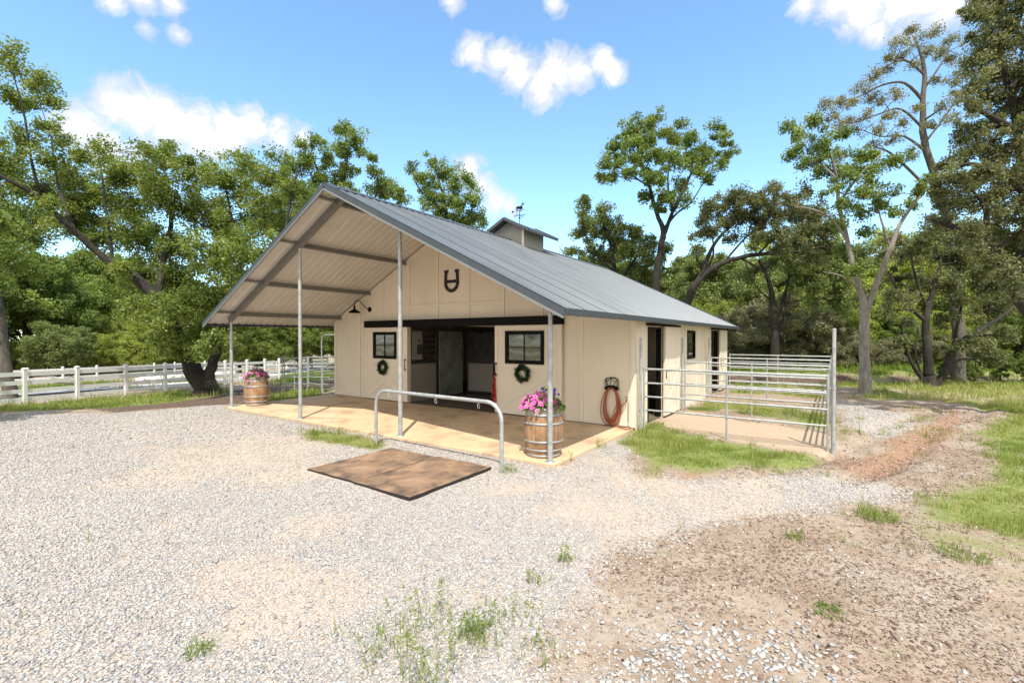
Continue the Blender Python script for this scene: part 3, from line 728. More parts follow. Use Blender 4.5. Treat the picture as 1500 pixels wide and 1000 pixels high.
# inside: stall fronts along the aisle
mb = MB()
AX = -1.83
mb.box((AX-.06,FY+.11,.0), (AX,4.95,1.22)); mb.box((AX-.055,3.82,1.36), (AX-.005,4.30,2.30))
for y0, y1 in ((7.5,BY-.2),): mb.box((AX-.06,y0,0), (AX,y1,1.2))
mb.build('stall_panel', M['stall_tan'], barn)
mb = MB()
mb.box((AX-.05,FY+.11,1.22), (AX+.01,4.98,1.31)); mb.box((AX-.05,FY+.11,2.31), (AX+.01,BY-.2,2.42)); mb.box((AX-.06,4.30,1.31), (AX+.01,4.36,2.31)); mb.box((AX-.06,3.76,1.31), (AX+.01,3.82,2.31))
for y in (4.96, 5.02, 6.02, 7.5): mb.box((AX-.06,y,0), (AX+.012,y+.06,2.31))
for z in (1.55,1.75,1.95,2.12): mb.bar((AX-.03,4.36,z),(AX-.03,4.96,z), .025, .025)
mb.box((AX+.011,4.05,1.55), (AX+.06,4.22,1.86)); mb.box((AX+.011,4.10,1.95), (AX+.05,4.17,2.02))
mb.build('stall_frame', M['stall_dark'], barn)
mb = MB(); mb.box((AX+.02,5.09,.05), (AX+.05,6.30,2.30)); mb.build('stall_door', M['steel_sheet'], barn)
mb = MB(); mb.box((AX-.05,7.56,1.2), (AX-.02,BY-.2,2.31)); mb.box((-1.8,BY-.16,.0), (1.8,BY-.12,2.6)); mb.build('aisle_wall', M['cupola'], barn)
# half door swung out into the aisle, its grille above
mb = MB(); y = 6.55; xa, xb = -1.78, -.52
mb.box((xa+.06,y,.14), (xb-.06,y+.04,1.14)); hd = mb.build('half_door', M['stall_tan'], barn)
mb = MB()
mb.box((xa,y-.01,.06), (xa+.06,y+.05,2.25)); mb.box((xb-.06,y-.01,.06), (xb,y+.05,2.25)); mb.box((xa+.06,y-.01,.06), (xb-.06,y+.05,.14)); mb.box((xa+.06,y-.01,1.14), (xb-.06,y+.05,1.24)); mb.box((xa+.06,y-.01,2.16), (xb-.06,y+.05,2.25))
for z in (1.42,1.6,1.78): mb.bar((xa+.06,y+.02,z),(xb-.06,y+.02,z), .022, .022)
c = (xa+xb)/2
mb.bar((xa+.08,y+.0,2.12),(c-.18,y+.0,1.42), .02, .035, up=(0,1,0)); mb.bar((xb-.08,y+.0,2.12),(c+.18,y+.0,1.42), .02, .035, up=(0,1,0)); mb.bar((c-.18,y,1.42),(c+.18,y,1.42), .02, .035, up=(0,1,0))
mb.box((xa+.06,y+.03,1.24), (xb-.06,y+.034,2.16))
mb.build('grille', M['stall_dark'], hd)
mb = MB(); mb.box((1.83,FY+.11,0), (1.89,BY-.2,1.3)); mb.build('stall_panel', M['stall_tan'], barn)
mb = MB()
for yy in np.arange(3.9, 14, .16): mb.bar((1.86,yy,1.3),(1.86,yy,2.32), .02, .02)
mb.box((1.83,FY+.11,2.32), (1.89,BY-.2,2.42)); mb.build('stall_bars', M['stall_dark'], barn)

# cupola on the ridge
mb = MB(); c0, c1, cx = 6.72, 8.05, .62
prof = [(-cx,zr(cx)-.05),(cx,zr(cx)-.05),(cx,5.86),(0,6.17),(-cx,5.86)]
mb.prism(prof, fnY, c0, c1); cup = mb.build('cupola', M['cupola'], barn)
mb = MB()
mb.box((-cx-.03,c0-.03,zr(cx)-.02), (cx+.03,c0-.001,zr(cx)+.06))
for s in (-1, 1): mb.box((min(s*(cx-.07),s*(cx+.012)),c0-.015,zr(cx)+.06), (max(s*(cx-.07),s*(cx+.012)),c0-.0012,5.80))
mb.build('corner_trim', M['trim_white'], cup)
for s in (-1, 1):
    mb = MB(); th = .035; y0, y1, w_ = 6.42, 8.45, 1.0
    P = [(0,6.23),(s*w_,6.23-.51*w_),(s*w_,6.23-.51*w_-th),(0,6.23-th)]
    mb.prism(P, fnY, y0, y1)
    mb.bar((0,y0-.012,6.215),(s*(w_+.01),y0-.012,6.215-.51*w_), .022, .10); mb.bar((0,y1+.012,6.215),(s*(w_+.01),y1+.012,6.215-.51*w_), .022, .10)
    mb.bar((s*(w_+.006),y0,6.205-.51*w_),(s*(w_+.006),y1,6.205-.51*w_), .02, .09)
    mb.build('cupola_roof', M['roof_trim'], cup)
# weathervane: rod, compass arms and a trotting horse
mb = MB(); vy = 7.4
mb.tube([(0,vy,6.2),(0,vy,6.86)], .012, 8); mb.lathe([(0,.0),(.03,.02),(.035,.04),(.03,.06),(0,.08)], (0,vy,6.40), 10)
for d in ((1,0),(0,1)):
    mb.tube([(-.2*d[0],vy-.2*d[1],6.53),(.2*d[0],vy+.2*d[1],6.53)], .008, 6)
mb.tube([(-.26,vy-.02,6.70),(.22,vy+.02,6.70)], .008, 6)
mb.build('weathervane_rod', M['black'], cup)
mb = MB()
H_ = [(-.20,.78),(-.23,.70),(-.21,.68),(-.17,.76),(-.15,.72),(-.17,.64),(-.15,.58),(-.13,.58),(-.13,.65),(-.09,.71),(.03,.70),(.06,.64),(.03,.58),(.05,.57),(.09,.64),(.12,.70),(.17,.66),(.19,.67),(.15,.74),(.13,.79),(.16,.88),(.20,.88),(.24,.85),(.255,.875),(.21,.94),(.18,.97),(.165,.945),(.12,.91),(.09,.83),(.02,.815),(-.10,.83),(-.16,.82)]
mb.prism([(a*.78-.0, 6.20+b*.78-.0) for a, b in H_], lambda a, b, t: (a, vy+t, b+.02), -.006, .006); mb.build('weathervane_horse', M['black'], cup); mb = MB()
mb.prism([(-.26,6.66),(-.34,6.73),(-.34,6.62)], lambda a, b, t: (a, vy+t, b+.03), -.005, .005); mb.build('arrow_tail', M['black'], cup); mb = MB()
# compass letters N E S W as small bent rods
def stroke(pts): mb.tube(pts, .006, 5)
stroke([(.2,vy-.02,6.49),(.2,vy-.02,6.57)]); stroke([(.2,vy-.02,6.57),(.24,vy-.02,6.57)]); stroke([(.2,vy-.02,6.53),(.235,vy-.02,6.53)]); stroke([(.2,vy-.02,6.49),(.24,vy-.02,6.49)])
stroke([(-.25,vy,6.57),(-.235,vy,6.49),(-.22,vy,6.55),(-.205,vy,6.49),(-.19,vy,6.57)])
stroke([(-.02,vy+.2,6.49),(-.02,vy+.2,6.57),(.02,vy+.2,6.49),(.02,vy+.2,6.57)])
stroke([(.025,vy-.2,6.565),(-.02,vy-.2,6.57),(-.02,vy-.2,6.535),(.02,vy-.2,6.53),(.02,vy-.2,6.495),(-.025,vy-.2,6.49)])
mb.build('compass_letters', M['black'], cup)

# ------------------------------------------------------------------ things at the barn
# half wine barrels used as planters
def barrel(loc, label, h=.88, r0=.285, r1=.355):
    b = empty('wine_barrel', loc, label, 'barrel', 'wine barrels used as planters')
    L = Vector(loc); mb = MB(); prof = []
    rad = lambda z: r1-(r1-r0)*((z-h/2)/(h/2))**2
    for i in range(17): z = h*i/16; prof.append((rad(z), z))
    pr = [(0,.0)]+prof+[(r0-.028,h),(r0-.035,h-.07),(0,h-.07)]
    mb.lathe(pr, L, 52, smooth=True); mb.build('staves', M['oak'], b)
    for z0, z1 in ((.015,.06),(.115,.155),(.265,.305),(.575,.615),(.725,.765),(.815,.86)):
        mb = MB(); mb.lathe([(rad(z0)-.004,z0),(rad(z0)+.005,z0),(rad(z1)+.005,z1),(rad(z1)-.004,z1)], L, 52); mb.build('hoop', M['hoop'], b)
    mb = MB(); mb.lathe([(0,h-.045),(r0-.034,h-.05)], L, 30); mb.build('soil', M['soil'], b)
    return b
bar1 = barrel((5.19,.36,.002), 'oak barrel behind the front corner post, pink, violet and yellow flowers in it')
bar2 = copy_tree(bar1); bar2.location = (-5.29,.62,.002); bar2.rotation_euler = (0,0,1.0); bar2['label'] = 'orange oak barrel at the far left canopy post, only pink flowers in it'

def petunias(name, label, L, kinds, seed, spread, hgt):
    r = np.random.default_rng(seed); e = empty(name, L, label, 'flowers', 'flowers planted in the barrels'); L = np.array(L)
    n = 900; a = r.uniform(0, 2*PI, n); q = np.sqrt(r.random(n))
    c = np.stack([np.cos(a)*q*spread, np.sin(a)*q*spread, .02+hgt*(1-q*q)*r.uniform(.2,1,n)-.10*np.clip(q-.75,0,1)*4*r.random(n)], 1)+L
    leaves('foliage', c, r.uniform(.035,.075,n), r.random(n), M['flower_leaf'], e)
    mb = MB()
    for i in range(26):
        p = c[r.integers(n)]; mb.tube([L+np.array([r.uniform(-.08,.08),r.uniform(-.08,.08),-.06]), (L+p)/2+np.array([0,0,.03]), p], .004, 4)
    mb.build('stems', M['flower_leaf'], e)
    for mat, cnt, (cx, cy, cz), sp in kinds:
        V = []; T = []; loops = []
        for i in range(cnt):
            aa = r.uniform(0,2*PI); qq = np.sqrt(r.random())*sp
            base = L+np.array([cx+math.cos(aa)*qq, cy+math.sin(aa)*qq, cz+hgt*(1-(qq/spread)**2)*r.uniform(.55,1.08)-.08*max(0,qq/spread-.8)*5*r.random()])
            nrm_ = np.array([math.cos(aa)*.6+r.normal()*.3+.35, math.sin(aa)*.6+r.normal()*.3-.55, .75]); nrm_ /= np.linalg.norm(nrm_)
            t = np.cross(nrm_, [0.3,0.2,1.0]); t /= np.linalg.norm(t); bb = np.cross(nrm_, t); R_ = r.uniform(.027,.043); tone = r.uniform(.35,1)
            for k in range(5):
                th = 2*PI*k/5+r.normal()*.1; u = t*math.cos(th)+bb*math.sin(th); s = np.cross(nrm_, u)
                o = len(V); V += [base-nrm_*.014, base+u*R_*.7+s*R_*.55+nrm_*.004, base+u*R_*1.12, base+u*R_*.7-s*R_*.55+nrm_*.004]
                T += [0.0, tone, min(1,tone+.15), tone]; loops += [o,o+1,o+2,o+3]
        fast_mesh('blossoms', np.array(V), 4, np.array(loops), M[mat], e, np.array(T))
petunias('petunia_plant', 'mixed pink, violet and yellow flowers in the barrel behind the front corner post', (5.19,.36,.86),
         [('petal_pink',150,(-.05,-.06,0.02),.37),('petal_violet',16,(.0,.14,.08),.20),('petal_yellow',10,(.05,.02,.09),.09)], 3, .38, .24)
petunias('petunia_plant', 'pink flowers in the barrel at the far left canopy post', (-5.29,.62,.86), [('petal_pink',120,(0,0,0.02),.37)], 4, .36, .28)

# hitching rail
hr = empty('hitching_rail', (3.5,-.74,-.06), 'bent galvanised pipe hitching rail standing in the gravel before the canopy', 'hitching rail')
x0, x1, zt = 1.93, 5.10, 1.05; yl, yr = -.69, -.80
pts = [(x0,yl,-.15),(x0,yl,zt-.30)]
for k in range(1, 9): a = PI/2*k/8; pts.append((x0+.30*(1-math.cos(a)), yl, zt-.30+.30*math.sin(a)))
for k in range(0, 9): a = PI/2*k/8; pts.append((x1-.30*(1-math.sin(a)), yr, zt-.30+.30*math.cos(a)))
pts.append((x1,yr,-.15))
mb = MB(); mb.tube(pts, .033, 16); mb.build('pipe', M['galv'], hr)
for x in (2.35, 3.62, 4.62):
    y = yl+(yr-yl)*(x-x0)/(x1-x0); mb = MB()
    ring = [(x, y+.028*math.sin(a), zt-.085-.042*math.cos(a)+.0) for a in np.linspace(0, 2*PI, 17)]
    mb.tube(ring, .006, 6, caps=False); mb.tube([(x,y,zt-.05),(x,y,zt-.03)], .012, 8); mb.build('ring', M['galv'], hr)

# two rubber stall mats, dusty
def mat_thing(x0, x1, y0, y1, label, seed):
    r = np.random.default_rng(seed); mb = MB(); n, m = 14, 20; v = []; f = []
    for j in range(m+1):
        for i in range(n+1):
            x = x0+(x1-x0)*i/n; y = y0+(y1-y0)*j/m
            z = -.010+.012*fbm(np.array([x]),np.array([y]),2.3,seed)[0]
            edge = i in (0,n) or j in (0,m)
            v.append((x+(r.normal()*.003 if edge else 0), y+(r.normal()*.003 if edge else 0), z-(.006 if edge else 0)))
    for j in range(m):
        for i in range(n): a = j*(n+1)+i; f.append((a,a+1,a+n+2,a+n+1))
    rim = [i for i in range(n+1)]+[(j+1)*(n+1)-1 for j in range(1,m+1)]+[m*(n+1)+i for i in range(n-1,-1,-1)]+[j*(n+1) for j in range(m-1,0,-1)]
    k = len(v); v += [(v[i][0], v[i][1], -.055) for i in rim]; q = len(rim)
    for a in range(q): b = (a+1) % q; f.append((rim[b], rim[a], k+a, k+b))
    mb.add(v, f, 0, False); o = mb.build('rubber_mat', M['mat'], None, ((x0+x1)/2,(y0+y1)/2,-.05))
    return tag(o, label, 'mat', 'rubber mats before the hitching rail')
mat_thing(2.50,3.68,-2.52,-.80, 'dusty brown rubber mat, the left one of the pair farther from the right rail leg', 5)
m2 = mat_thing(3.695,4.86,-2.54,-.76, 'dusty brown rubber mat, the right one of the pair ending beside the right rail leg', 8)

# gooseneck barn light
lp = empty('barn_light', (-3.69,FY,3.05), 'black gooseneck barn light on the gable wall left of the door', 'wall light')
mb = MB(); ring = []
for k in range(20): a = 2*PI*k/20; ring.append((.085*math.cos(a), .085*math.sin(a)))
mb.prism(ring, lambda a, b, t: (-3.69+a, FY-.001-t, 3.05+b), .0, .03); mb.build('wall_plate', M['black'], lp)
mb = MB(); mb.tube([(-3.69,FY-.03,3.05),(-3.71,FY-.10,3.06),(-3.77,FY-.16,3.14),(-3.83,FY-.22,3.26),(-3.90,FY-.28,3.34),(-3.97,FY-.33,3.35),(-4.02,FY-.37,3.29),(-4.03,FY-.38,3.16)], .013, 10); mb.build('gooseneck', M['black'], lp)
mb = MB(); mb.lathe([(.0,.17),(.03,.165),(.036,.06),(.075,.03),(.185,-.03),(.20,-.07),(.192,-.072),(.178,-.036),(.07,.02),(.0,.03)], (-4.03,FY-.38,3.0), 28); mb.build('lamp_shade', M['black'], lp)

# iron horseshoe sign: a flat shoe with nail holes and a cross bar
hs = empty('horseshoe', (.06,FY-.02,3.8), 'large dark iron horseshoe with a crossbar on the gable wall', 'horseshoe')
mb = MB(); cx, cz = .06, 3.80
def arc(R, w): return [(cx+R[0]*math.sin(a)*(1-.22*max(0,-math.cos(a))**1.5), cz+R[1]*-math.cos(a)) for a in w]
ts = np.linspace(-2.55, 2.55, 41)
def shoe(R_, top, tx):
    o = []; zc = -.08
    for i in range(41):
        t = -1+2*i/40; q = abs(t); sg = -1 if t < 0 else 1
        if q < .5: a = q/.5*PI/2; o.append((cx+sg*R_*math.sin(a), cz+zc-R_*math.cos(a)))
        else: k = (q-.5)/.5; o.append((cx+sg*(R_+(tx-R_)*k*k), cz+zc+(top-zc)*k))
    return o
out = shoe(.285, .25, .262); inn = shoe(.190, .25, .165)
v = []
for i in range(41): v += [(out[i][0],FY-.035,out[i][1]),(inn[i][0],FY-.035,inn[i][1]),(out[i][0],FY-.012,out[i][1]),(inn[i][0],FY-.012,inn[i][1])]
f = []
holes = {4,8,12,15,17,22,24,27,31,35}
for i in range(40):
    a, b = 4*i, 4*i+4; f += [(a+2,b+2,b,a),(a+1,b+1,b+3,a+3)]
    if i not in holes: f += [(a,b,b+1,a+1),(a+3,b+3,b+2,a+2)]
    else:
        # narrow nail hole: keep rims at both sides
        o0, i0, o1, i1 = [Vector(v[k]) for k in (a,a+1,b,b+1)]
        w_ = len(v); dep = Vector((0,.023,0))
        ps = [o0.lerp(i0,.32), o0.lerp(i0,.68), o1.lerp(i1,.32), o1.lerp(i1,.68)]
        v += [tuple(p) for p in ps]+[tuple(p+dep) for p in ps]
        f += [(a,b,w_+2,w_),(w_+1,w_+3,b+1,a+1),(a+2,w_+4,w_+6,b+2),(w_+5,a+3,b+3,w_+7)]
f += [(0,1,3,2),(160,162,163,161)]
mb.add(v, f); 
for s, i in ((-1,0),(1,40)): mb.box((out[i][0]-.02 if s<0 else inn[i][0]-.03, FY-.040, out[i][1]-.02), (inn[i][0]+.03 if s<0 else out[i][0]+.02, FY-.010, out[i][1]+.05))
mb.build('shoe', M['rust'], hs)
mb = MB(); mb.box((cx-.190,FY-.032,cz-.085), (cx+.190,FY-.014,cz+.005)); mb.build('crossbar', M['rust'], hs)

# wreaths on the doors
def wreath(L, label):
    e = empty('wreath', L, label, 'wreath', 'wreaths on the sliding doors'); L = np.array(L)
    n = 1500; r = RNG; a = r.uniform(0,2*PI,n); q = r.normal(size=(n,2))*np.array([.034,.03]); R_ = .178
    irr = 1+.05*np.sin(5*a+1)+.04*np.sin(9*a)
    c = np.stack([np.sin(a)*(R_*irr+q[:,0]), -.02-np.abs(q[:,1]), np.cos(a)*(R_*irr+q[:,0])], 1)+L
    leaves('foliage', c, r.uniform(.03,.065,n), r.random(n), M['wreath'], e, up=.2, aspect=.5)
    mb = MB(); mb.tube([(L[0]+.16*math.sin(t), L[1]-.02, L[2]+.16*math.cos(t)) for t in np.linspace(0,2*PI,25)], .016, 6, caps=False); mb.build('ring', M['rust'], e)
    return e
w1 = wreath((-2.87,FY-.125,1.10), 'dark green leaf wreath on the left sliding door')
w2 = copy_tree(w1); w2.location = (2.67,FY-.125,1.14); w2.rotation_euler = (0,.9,0); w2['label'] = 'dark green leaf wreath on the right sliding door above the flower barrel'

# hose on an iron hanger, spigot
hg = empty('hose_hanger', (5.13,FY,1.1), 'black scrolled iron hose hanger on the corner wall', 'hose hanger')
mb = MB(); yy = FY-.10
def rod(p, r=.008): mb.tube(p, r, 6)
for y in (FY-.012, yy): rod([(4.98,y,.88),(4.98,y,1.08)]+[(5.13-.15*math.cos(a),y,1.08+.07*math.sin(a)) for a in np.linspace(0,PI,9)]+[(5.28,y,1.08),(5.28,y,.88)])
for a in (-1, 1): rod([(5.13,yy,1.15),(5.13+a*.06,yy,1.07),(5.13+a*.13,yy,1.06)]); rod([(5.13,yy,.92),(5.13+a*.07,yy,.97),(5.13+a*.12,yy,1.06)]); rod([(5.13+a*.15,FY-.01,.88),(5.13+a*.15,yy,.88)]); rod([(5.13+a*.15,FY-.01,1.08),(5.13+a*.15,yy,1.08)])
rod([(5.13,yy,.90),(5.13,yy,1.15)])
mb.build('scrollwork', M['black'], hg)
mb = MB(); 
mb.tube([(5.13+.15*math.cos(a), FY-.055, .86+.06*math.sin(a)) for a in np.linspace(0,PI,10)], .045, 8); mb.build('cradle', M['black'], hg)
ho = None
mb = MB(); r = np.random.default_rng(12); P = []
loops_ = [(.15,.38,0),(.17,.40,.005),(.155,.37,.0),(.185,.42,-.01),(.20,.43,-.03),(.175,.41,.02),(.24,.45,-.06),(.165,.39,.015),(.19,.44,.05),(.225,.455,.04)]
for i, (a, b, dx) in enumerate(loops_):
    for k in range(24):
        t = 2*PI*k/24; w_ = .5-.5*math.cos(t)       # 0 at the top of the loop, 1 at the bottom
        P.append((5.13+dx*w_+a*math.sin(t)*(.82+.25*w_), FY-.05-.012*(i % 4)-.02*w_, .93-.012*(i % 3)-b*(1-math.cos(t))))
P += [(5.15,FY-.12,.92),(5.27,FY-.15,.80),(5.30,FY-.17,.55),(5.22,FY-.18,.30),(5.16,FY-.17,.10),(5.22,FY-.16,.03),(5.45,FY-.22,.018),(5.60,FY-.30,.016),(5.66,FY-.2,.018)]
mb.tube(P, .0115, 7); P2 = [(5.20,FY-.16,.05),(5.22,FY-.17,.25),(5.33,FY-.16,.42),(5.46,FY-.10,.56),(5.50,FY-.055,.61)]; mb.tube(P2, .0115, 7)
tag(mb.build('garden_hose', M['hose'], None, (5.13,FY,.1)), 'rust red garden hose coiled on the iron hanger by the corner', 'hose')
sp = empty('spigot', (5.50,FY,.62), 'small dark wall tap beside the coiled hose', 'tap')
mb = MB(); mb.tube([(5.50,FY-.002,.66),(5.50,FY-.06,.66),(5.50,FY-.075,.63),(5.50,FY-.055,.61)], .013, 8); mb.tube([(5.50,FY-.045,.66),(5.50,FY-.045,.71)], .006, 6); mb.tube([(5.52,FY-.012,.01),(5.52,FY-.012,.60)], .008, 6); mb.build('tap_body', M['brass'], sp)
mb = MB(); mb.tube([(5.465,FY-.045,.712),(5.535,FY-.045,.712)], .009, 6); mb.build('handle', M['brass'], sp)

# red halter and lead rope hanging at the inner edge of the right door
mb = MB(); X, Y = 1.74, FY-.12
mb.tube([(X+.02,Y,1.12),(X+.0,Y-.03,1.0),(X+.05,Y-.03,.95),(X-.03,Y-.03,.86),(X+.03,Y-.02,.80),(X+.0,Y-.03,.72),(X-.04,Y-.03,.6),(X+.04,Y-.04,.52),(X-.03,Y-.03,.42),(X+.02,Y-.03,.30),(X+.06,Y-.03,.34),(X+.03,Y-.02,.55),(X+.01,Y-.01,.95)], .016, 7)
mb.tube([(X+.01,Y-.03,1.0),(X-.05,Y-.05,.75),(X-.06,Y-.05,.45),(X,Y-.05,.36),(X+.05,Y-.05,.5),(X+.03,Y-.03,.9)], .013, 6)
mb.tube([(X+.03,Y+.008,1.12),(X+.03,Y-.04,1.13)], .008, 6)
tag(mb.build('lead_rope', M['red_rope'], None, (X,Y,1.1)), 'red halter and lead rope hanging on the right sliding door edge', 'rope')

# ------------------------------------------------------------------ pipe panel pens
def panel(p, q, label, zs, group, mid=(.5,), rad=.021, tall=None):
    p = Vector((p[0],p[1],float(ground_h(*p)))); q = Vector((q[0],q[1],float(ground_h(*q)))); d = q-p
    e = empty('pen_panel', p, label, 'pen panel', group); up = Vector((0,0,1))
    for t in (0, 1):
        mb = MB(); b = p+d*t; mb.tube([b-up*.03, b+up*(zs[-1]+.045)], rad+.002, 10); mb.build('end_post', M['galv'], e)
    for z in zs:
        mb = MB(); mb.tube([p+up*z+d*.004, q+up*z-d*.004], rad if z != zs[-1] else rad+.003, 10); mb.build('rail', M['galv'], e)
    for t in mid:
        mb = MB(); b = p+d*t; mb.tube([b-up*.03, b+up*zs[-1]], rad, 10); mb.build('upright', M['galv'], e)
    return e
def pen_post(x, y, h, label, rad=.032, bow=None):
    z = float(ground_h(x, y)); e = empty('gate_post', (x,y,z), label, 'post', 'tall galvanised gate posts of the pens')
    mb = MB(); mb.tube([(x,y,z-.2),(x,y,z+h)], rad, 12); mb.lathe([(rad,0),(rad*.7,.012),(0,.018)], (x,y,z+h), 12); mb.build('pipe', M['galv'], e)
    for zz in (.45, 1.2):
        if zz < h: mb = MB(); mb.lathe([(rad+.008,-.02),(rad+.008,.02)], (x,y,z+zz), 10); mb.tube([(x,y,z+zz),(x-.07,y,z+zz)], .008, 6); mb.build('clamp', M['galv'], e)
    return e
XO = 9.44; Z4 = [.48,.79,1.10,1.42]; Z5 = [.35,.62,.88,1.14,1.42]
g_ = 'pen panels running out from the side wall'
panel((5.86,3.76), (XO-.07,3.76), 'four rail pipe panel nearest the camera, before the bare dirt pen', Z4, g_)
panel((5.86,7.35), (XO-.07,7.35), 'four rail pipe panel second from the front, beyond the bare dirt pen', Z4, g_)
panel((5.86,10.9), (XO-.07,10.9), 'five rail pipe panel third from the front, starting before the far stall door', Z5, g_)
panel((5.86,14.5), (XO-.07,14.5), 'five rail pipe panel farthest from the camera, at the rear corner of the barn', Z5, g_)
g_ = 'end panels closing the pens, seen edge-on'
for a, b, l in ((3.90,7.25,'end panel of the nearest pen, seen edge-on by the tall corner post'),(7.46,10.8,'end panel of the middle pen, seen edge-on behind the nearest one'),(11.0,14.4,'end panel of the farthest pen, seen edge-on behind the other two')):
    panel((XO,a), (XO,b), l, Z4, g_)
pen_post(XO+.02,3.74,2.30,'tall galvanised post with a domed top at the outer pen corner')
pen_post(5.80,3.70,2.12,'tall galvanised post at the barn corner, by the hose')
pen_post(5.80,7.30,2.12,'tall galvanised post by the wall between the first stall door and the window')
pen_post(5.80,10.85,2.12,'tall galvanised post by the wall just before the far stall door')
for y in (7.40,10.95): pen_post(XO+.02,y,1.55,'short post at the outer edge of the pens, %s' % ('behind the tall corner post' if y < 8 else 'farthest of the outer row'))
# left side pens
g_ = 'pen panels left of the barn'
panel((-5.95,4.2), (-7.25,4.2), 'short pipe panel against the left barn corner, seen under the canopy', Z5, g_, mid=())
panel((-8.3,4.2), (-10.2,4.2), 'longer pipe panel left of the barn, between the two left canopy posts', Z5, g_, mid=(.5,))
panel((-10.2,4.3), (-10.2,7.9), 'pipe panel running away from the camera at the outer left pen edge', Z5, g_)
z = float(ground_h(-7.3,4.2)); wt = empty('walk_through_gate', (-7.3,4.2,z), 'tall bowed pipe walk-through gate frame left of the barn', 'gate')
mb = MB(); mb.tube([(-7.32,4.2,z-.05),(-7.32,4.2,z+2.05),(-7.26,4.2,z+2.22),(-7.12,4.2,z+2.30),(-6.2,4.2,z+2.30),(-6.06,4.2,z+2.22),(-6.0,4.2,z+2.05),(-6.0,4.2,z-.05)], .028, 10); mb.build('frame', M['galv'], wt)
mb = MB()
for zz in Z5: mb.tube([(-8.25,4.22,z+zz-.02),(-7.36,4.22,z+zz-.02)], .019, 8)
for xx in (-8.25,-7.36): mb.tube([(xx,4.22,z+.2),(xx,4.22,z+1.44)], .021, 8)
mb.build('gate_leaf', M['galv'], wt)

# ------------------------------------------------------------------ white fences
def fence(pts, label, zs=(.22,.54,.87,1.20), ph=1.40, pw=.127, rh=.15, name='white_fence'):
    P = [Vector((x, y, float(ground_h(x, y)))) for x, y in pts]; e = empty(name, P[0], label, 'fence', 'white fences along the drive')
    proto = None
    for i, p in enumerate(P):
        d = (P[min(i+1,len(P)-1)]-P[max(i-1,0)]); a = math.atan2(d.y, d.x)
        if proto is None:
            mb = MB(); h = pw/2; o = P[0]
            mb.bbox((o.x-h,o.y-h,o.z-.3),(o.x+h,o.y+h,o.z+ph-.02), .008)
            mb.bbox((o.x-h-.012,o.y-h-.012,o.z+ph-.02),(o.x+h+.012,o.y+h+.012,o.z+ph+.012), .006)
            mb.add([(o.x-h,o.y-h,o.z+ph+.0121),(o.x+h,o.y-h,o.z+ph+.0121),(o.x+h,o.y+h,o.z+ph+.0121),(o.x-h,o.y+h,o.z+ph+.0121),(o.x,o.y,o.z+ph+.05)], [(0,1,4),(1,2,4),(2,3,4),(3,0,4)])
            proto = c = mb.build('post', M['vinyl'], e)
            # turn about its own foot
        else:
            c = proto.copy(); COL.objects.link(c); c.parent = e
        c.location = p-P[0]; c.rotation_euler = (0,0,a)
    for z in zs:
        mb = MB()
        for i in range(len(P)-1):
            mb.bar(P[i]+Vector((0,0,z)), P[i+1]+Vector((0,0,z)), .04, rh)
        mb.build('rail', M['vinyl'], e)
    return e
A, B = np.array([-16.35,-2.65]), np.array([-21.2,9.3])
def on_line(px, A=A, B=B):
    d = ray(px, 560)[:2]; n = B-A; M_ = np.array([[d[0], -n[0]],[d[1], -n[1]]]); s = np.linalg.solve(M_, A-CAM[:2]); return tuple(A+n*s[1])
fence([on_line(x) for x in (-250,-140,-48,36,113,184,242,290,330,362,388,409)], 'white four rail fence nearest the camera, behind the leaning oak')
fence([tuple(at(x, 550, d)[:2]) for x, d in ((-150,30),(-90,32),(-30,34),(40,36.5),(92,38.5),(142,41),(185,44),(226,47),(256,50),(300,53),(343,56),(368,58),(393,61),(405,58),(420,55),(440,52),(457,50),(480,48))], 'white fence across the drive with the zigzag end seen under the canopy')
fence([tuple(at(x, 545, d)[:2]) for x, d in ((-40,62),(10,63),(50,64),(70,64),(90,66),(110,68))], 'farthest white fence, behind the bushes at the left edge')

